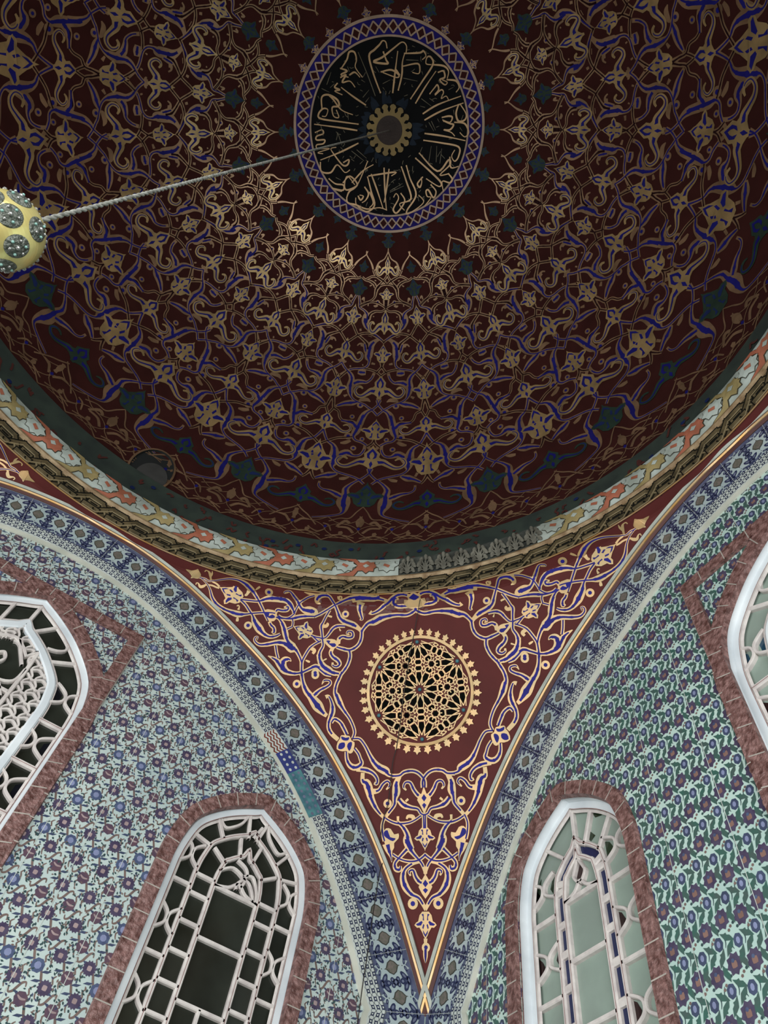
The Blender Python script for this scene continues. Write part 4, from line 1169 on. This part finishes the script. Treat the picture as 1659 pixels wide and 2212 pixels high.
            for a,b in (((.0,.82),(.0,.888)),((-.02,.81),(-.045,.865)),((-.05,.785),(-.09,.838)),((.03,.81),(.075,.85))): solid(T,W,[(c+a[0],a[1]),(c+b[0],b[1])],.0075,h0,h1,k)
            pane([(-.045,.865),(-.05,.852),(-.065,.848),(-.078,.85),(-.07,.862)],'glass_green'); pane([(-.03,.838),(-.022,.828),(-.032,.815),(-.044,.82)],'glass_green')
            pane([(.10,.81),(.118,.79),(.12,.77),(.108,.775)],'glass_green')
    else:
        x0=half-.0145; r1=.068; x1=half-r1; r2=.125; x2=half-r2
        solid(T,W,inn(r1),.017,h0,h1+.003,'frame_white',0,None); 
        solid(T,W,inn(r1-.0105),.0025,h0,h1-.002,k,0,'hairline')
        zt1=1.112-r1*1.25
        for z in (.865,.775,.685,.595,.505,.415,.325):
            for s in (1,-1): solid(T,W,[(c+s*x0,z),(c+s*x1,z)],.009,h0,h1,k,0,'hairline')
        for z in (.928,.82,.73,.64,.55,.46,.37):
            for s in (1,-1):
                gk='glass_black' if kind=='dark' else ('glass_teal' if z>.9 else 'glass_brown')
                pane([(s*x0,z+.02),(s*(x0-.014),z+.008),(s*(x0-.014),z-.008),(s*x0,z-.02)],gk); pane([(s*x1,z+.02),(s*(x1+.016),z+.008),(s*(x1+.016),z-.008),(s*x1,z-.02)],gk)
                knot(T,W,c+s*(x0+.001),c+s*(x1-.004),z,0,k,h0,h1,.024)
        for a,b in (((.085,.988),(.135,1.015)),((-.085,.988),(-.135,1.015)),((.0,1.03),(.0,1.095)),((-.045,1.005),(-.045,1.08)),((.012,1.022),(.055,1.072))): solid(T,W,[(c+a[0],a[1]),(c+b[0],b[1])],.008,h0,h1,k)
        for s in (1,-1): solid(T,W,[(c+s*.062,1.012),(c+s*.082,1.018),(c+s*.094,1.03),(c+s*.088,1.05)],.0055,h0,h1,k,4)
        if kind=='dark':
            solid(T,W,[(c-.058,.2),(c-.058,.93),(c-.04,.972),(c,1.0),(c+.04,.972),(c+.058,.93),(c+.058,.2)],.008,h0,h1,k,3)
            # woven plaster lattice between the two ribs
            def inb(x,z):
                if z>.95: 
                    e=math.hypot(x/1.0,(z-.925))
                    return .062<e<.118 and z<1.035-abs(x)*.75
                return .060<abs(x)<.122
            for i in range(47):
                z0=.3+i*.0172
                for s in (1,-1):
                    run=[]
                    for j in range(-48,49):
                        x=j*.0026; z=z0+.0046*math.sin(x*2*math.pi/.0344+ (math.pi if i%2 else 0))
                        if inb(x,z) and x*s>0: run.append((c+x,z))
                        else:
                            if len(run)>3: solid(T,W,run,.0044,h0,h1-.004,k)
                            run=[]
                    if len(run)>3: solid(T,W,run,.0044,h0,h1-.004,k)
            for i in range(-7,8):
                xx=i*.0172; run=[]
                for j in range(300):
                    z=.3+j*.0026; x=xx+.0046*math.sin(z*2*math.pi/.0344+(math.pi if i%2 else 0))
                    if inb(x,z): run.append((c+x,z))
                    else:
                        if len(run)>3: solid(T,W,run,.0044,h0,h1-.005,k)
                        run=[]
                if len(run)>3: solid(T,W,run,.0044,h0,h1-.005,k)
            for z in (.885,.79,.69,.59): solid(T,W,[(c-.055,z),(c+.055,z)],.008,h0,h1,k)
            solid(T,W,[(c-.055,.965),(c-.03,.95),(c,.93),(c+.012,.945),(c+.004,.958),(c-.006,.95)],.006,h0,h1,k,5); solid(T,W,[(c+.055,.945),(c+.05,.91),(c+.02,.90),(c-.005,.925)],.006,h0,h1,k,5)
            solid(T,W,[(c-.055,.90),(c-.02,.92),(c+.02,.905),(c+.05,.87)],.007,h0,h1,k,5); solid(T,W,[(c+.01,1.0),(c+.045,.95)],.006,h0,h1,k)
        else:
            solid(T,W,inn(r2),.009,h0,h1,k,0,'hairline')
            for z in (.9,.84,.78,.72,.66,.6,.5,.4): 
                for s in (1,-1): solid(T,W,[(c+s*x1,z),(c+s*x2,z)],.008,h0,h1,k)
    mb.build('glass',root)
    T.build('plaster_tracery',root)
    return root
window(WL,1,-.006,BIG,.03,'dark','large arched window in the left wall with woven white lattice')
window(WL,2,CW,SMALL,.02,'dark','small arched window in the left wall with dark panes')
window(WR,3,0,BIG,.05,'grey','large arched window cut by the right edge of the photo')
window(WR,4,CW+.006,SMALL,.062,'grey','small arched window in the right wall with pale green panes')

# ================================================================= HANGING BALL
BC=np.array([-.001,.0258,1.365])+np.array([0,0,H0]); BR=.025*A
apex=np.array([0,0,H0+2.605*A])
ball=empty('hanging_ornament',tuple(BC)); ball['label']='brass ball with jewelled discs hanging from a long pale cord at left'; ball['category']='ornament'
def uv_sphere(mb,c,r,k,nu=32,nv=20):
    for j in range(nv):
        t0=math.pi*j/nv; t1=math.pi*(j+1)/nv
        mk=lambda t:[(c[0]+r*math.sin(t)*math.cos(2*math.pi*i/nu),c[1]+r*math.sin(t)*math.sin(2*math.pi*i/nu),c[2]+r*math.cos(t)) for i in range(nu)]
        mb.quads(mk(t0),mk(t1),k,True)
mb=MB(); uv_sphere(mb,(0,0,0),BR,'ball_gold',48,32); mb.build('ball',ball,True)
DIRS=[(0.322, -0.743, -0.586), (0.744, -0.137, -0.654), (0.813, -0.582, -0.037), (0.556, 0.572, -0.603), (0.11, -0.992, 0.058), (-0.13, -0.053, -0.99), (-0.296, -0.824, -0.483)]
for d in DIRS:
    d=np.array(d); d/=np.linalg.norm(d); r=BR*.31
    X_=np.cross(d,[0.3,.2,1]); X_/=np.linalg.norm(X_); Y_=np.cross(d,X_); mb=MB(); prev=None
    for rr,hh in ((1.0,-.10),(1.0,.02),(.9,.05),(.5,.075),(.05,.08)):
        ring=[d*(math.sqrt(max(BR*BR-(r*rr)**2,0))+hh*BR*.8+.0)+ (X_*math.cos(t)+Y_*math.sin(t))*r*rr for t in np.linspace(0,6.283,24,endpoint=False)]
        if prev is not None: mb.quads(prev,ring,'disc_dark',True)
        prev=ring
    mb.poly(prev,'disc_dark'); dd=mb.build('jewelled_disc',ball)
    for i in range(7):
        a=i*1.047; rr=0 if i==6 else r*.62
        p=d*(math.sqrt(BR*BR-rr*rr)+BR*.07)+(X_*math.cos(a)+Y_*math.sin(a))*rr
        mb=MB(); uv_sphere(mb,p,BR*(.04 if i<6 else .06),'gem' if i%2 else 'silver',8,5); mb.build('stone',dd,True)
mb=MB()
for k in range(46):
    a=k/46*6.283; 
    for ax_ in (np.array([.46,-.47,-.75]),):
        ax_=ax_/np.linalg.norm(ax_); X_=np.cross(ax_,[0,1,0.2]); X_/=np.linalg.norm(X_); Y_=np.cross(ax_,X_)
        uv_sphere(mb,(X_*math.cos(a)+Y_*math.sin(a))*BR*1.0,BR*.045*(1+.4*(k%3==0)),'silver',6,4)
mb.build('stud_band',ball,True)
# two strands twisted
mb=MB(); top=apex-BC; up=np.array(top)/np.linalg.norm(top); st_=up*BR*.98; n=1100
for ph in (0,math.pi):
    prev=None
    for i in range(n+1):
        t=i/n; c=st_+(np.array(top)-st_)*t; a=t*2*math.pi*(np.linalg.norm(top)/.055)+ph
        off=np.array([math.cos(a),math.sin(a),0])*.0026; ring=[c+off+np.array([math.cos(b),math.sin(b),0])*.0036 for b in np.linspace(0,6.283,6,endpoint=False)]
        if prev is not None: mb.quads(prev,ring,'cord',True)
        prev=ring
cd=mb.build('twisted_cord',ball,True); cd['label']='pale twisted cord'
# ================================================================= CABLE
cab=[(-83,9888),(3,10334),(120,10884),(202,11434),(239,11751),(281,12048),(319,12232),(354,12623),(395,12785),(409,12880),(420,13092)]
pts=[pend_map(a,b)[0]+pend_map(a,b)[1]*.016 for a,b in cab]+[WL.p(x,z,.035) for x,z in ((.872,.93),(.8607,.899),(.8577,.8189),(.8575,.737),(.8561,.6756),(.8561,.6122),(.856,.4))]
q=cat_rom(pts,5); mb=MB(); prev=None
for p in q:
    d=np.array([-.7,-.7,0]); ring=[p+.0028*(np.array([.7,-.7,0])*math.cos(b)+np.array([0,0,1])*math.sin(b)*.2+np.array([.7,.7,0])*math.sin(b)) for b in np.linspace(0,6.283,6,endpoint=False)]
    if prev is not None: mb.quads(prev,ring,'cable',True)
    prev=ring
cb=mb.build('cable',pend,True); cb['label']='thin dark cable fixed down the vault'

# ================================================================= LIGHT AND CAMERA
def area(name,loc,target,sx,sy,power,color=(1,1,1)):
    l=bpy.data.lights.new(name,'AREA'); l.shape='RECTANGLE'; l.size=sx; l.size_y=sy; l.energy=power; l.color=color
    o=bpy.data.objects.new(name,l); COL.objects.link(o); o.location=loc
    o.rotation_euler=(Vector(target)-Vector(loc)).to_track_quat('-Z','Y').to_euler(); return o
area('daylight_back',(0,-2.9,1.9),(0,0,1.9),3.8,2.6,235,(.96,.98,1.0))
area('daylight_front',(-2.9,0,1.9),(0,0,1.9),3.8,2.6,235,(.96,.98,1.0))

w=bpy.data.worlds.new('World'); SC.world=w; w.use_nodes=True; w.node_tree.nodes['Background'].inputs['Color'].default_value=(.05,.05,.05,1)
R=[[0.832096,-0.541417,0.120352],[0.523896,0.696022,-0.491006],[0.182072,0.471616,0.862803]]
cam=bpy.data.cameras.new('Camera'); co=bpy.data.objects.new('Camera',cam); COL.objects.link(co)
m4=Matrix(((R[0][0],-R[1][0],-R[2][0],.64917),(R[0][1],-R[1][1],-R[2][1],-.64177),(R[0][2],-R[1][2],-R[2][2],H0),(0,0,0,1)))
co.matrix_world=m4; cam.sensor_fit='VERTICAL'; cam.sensor_height=36; cam.sensor_width=27; cam.lens=36*1530.66/2212; cam.clip_start=.05
SC.camera=co
SC.view_settings.view_transform='Standard'; SC.view_settings.look='None'; SC.view_settings.gamma=1; SC.view_settings.exposure=0; SC.view_settings.use_curve_mapping=False
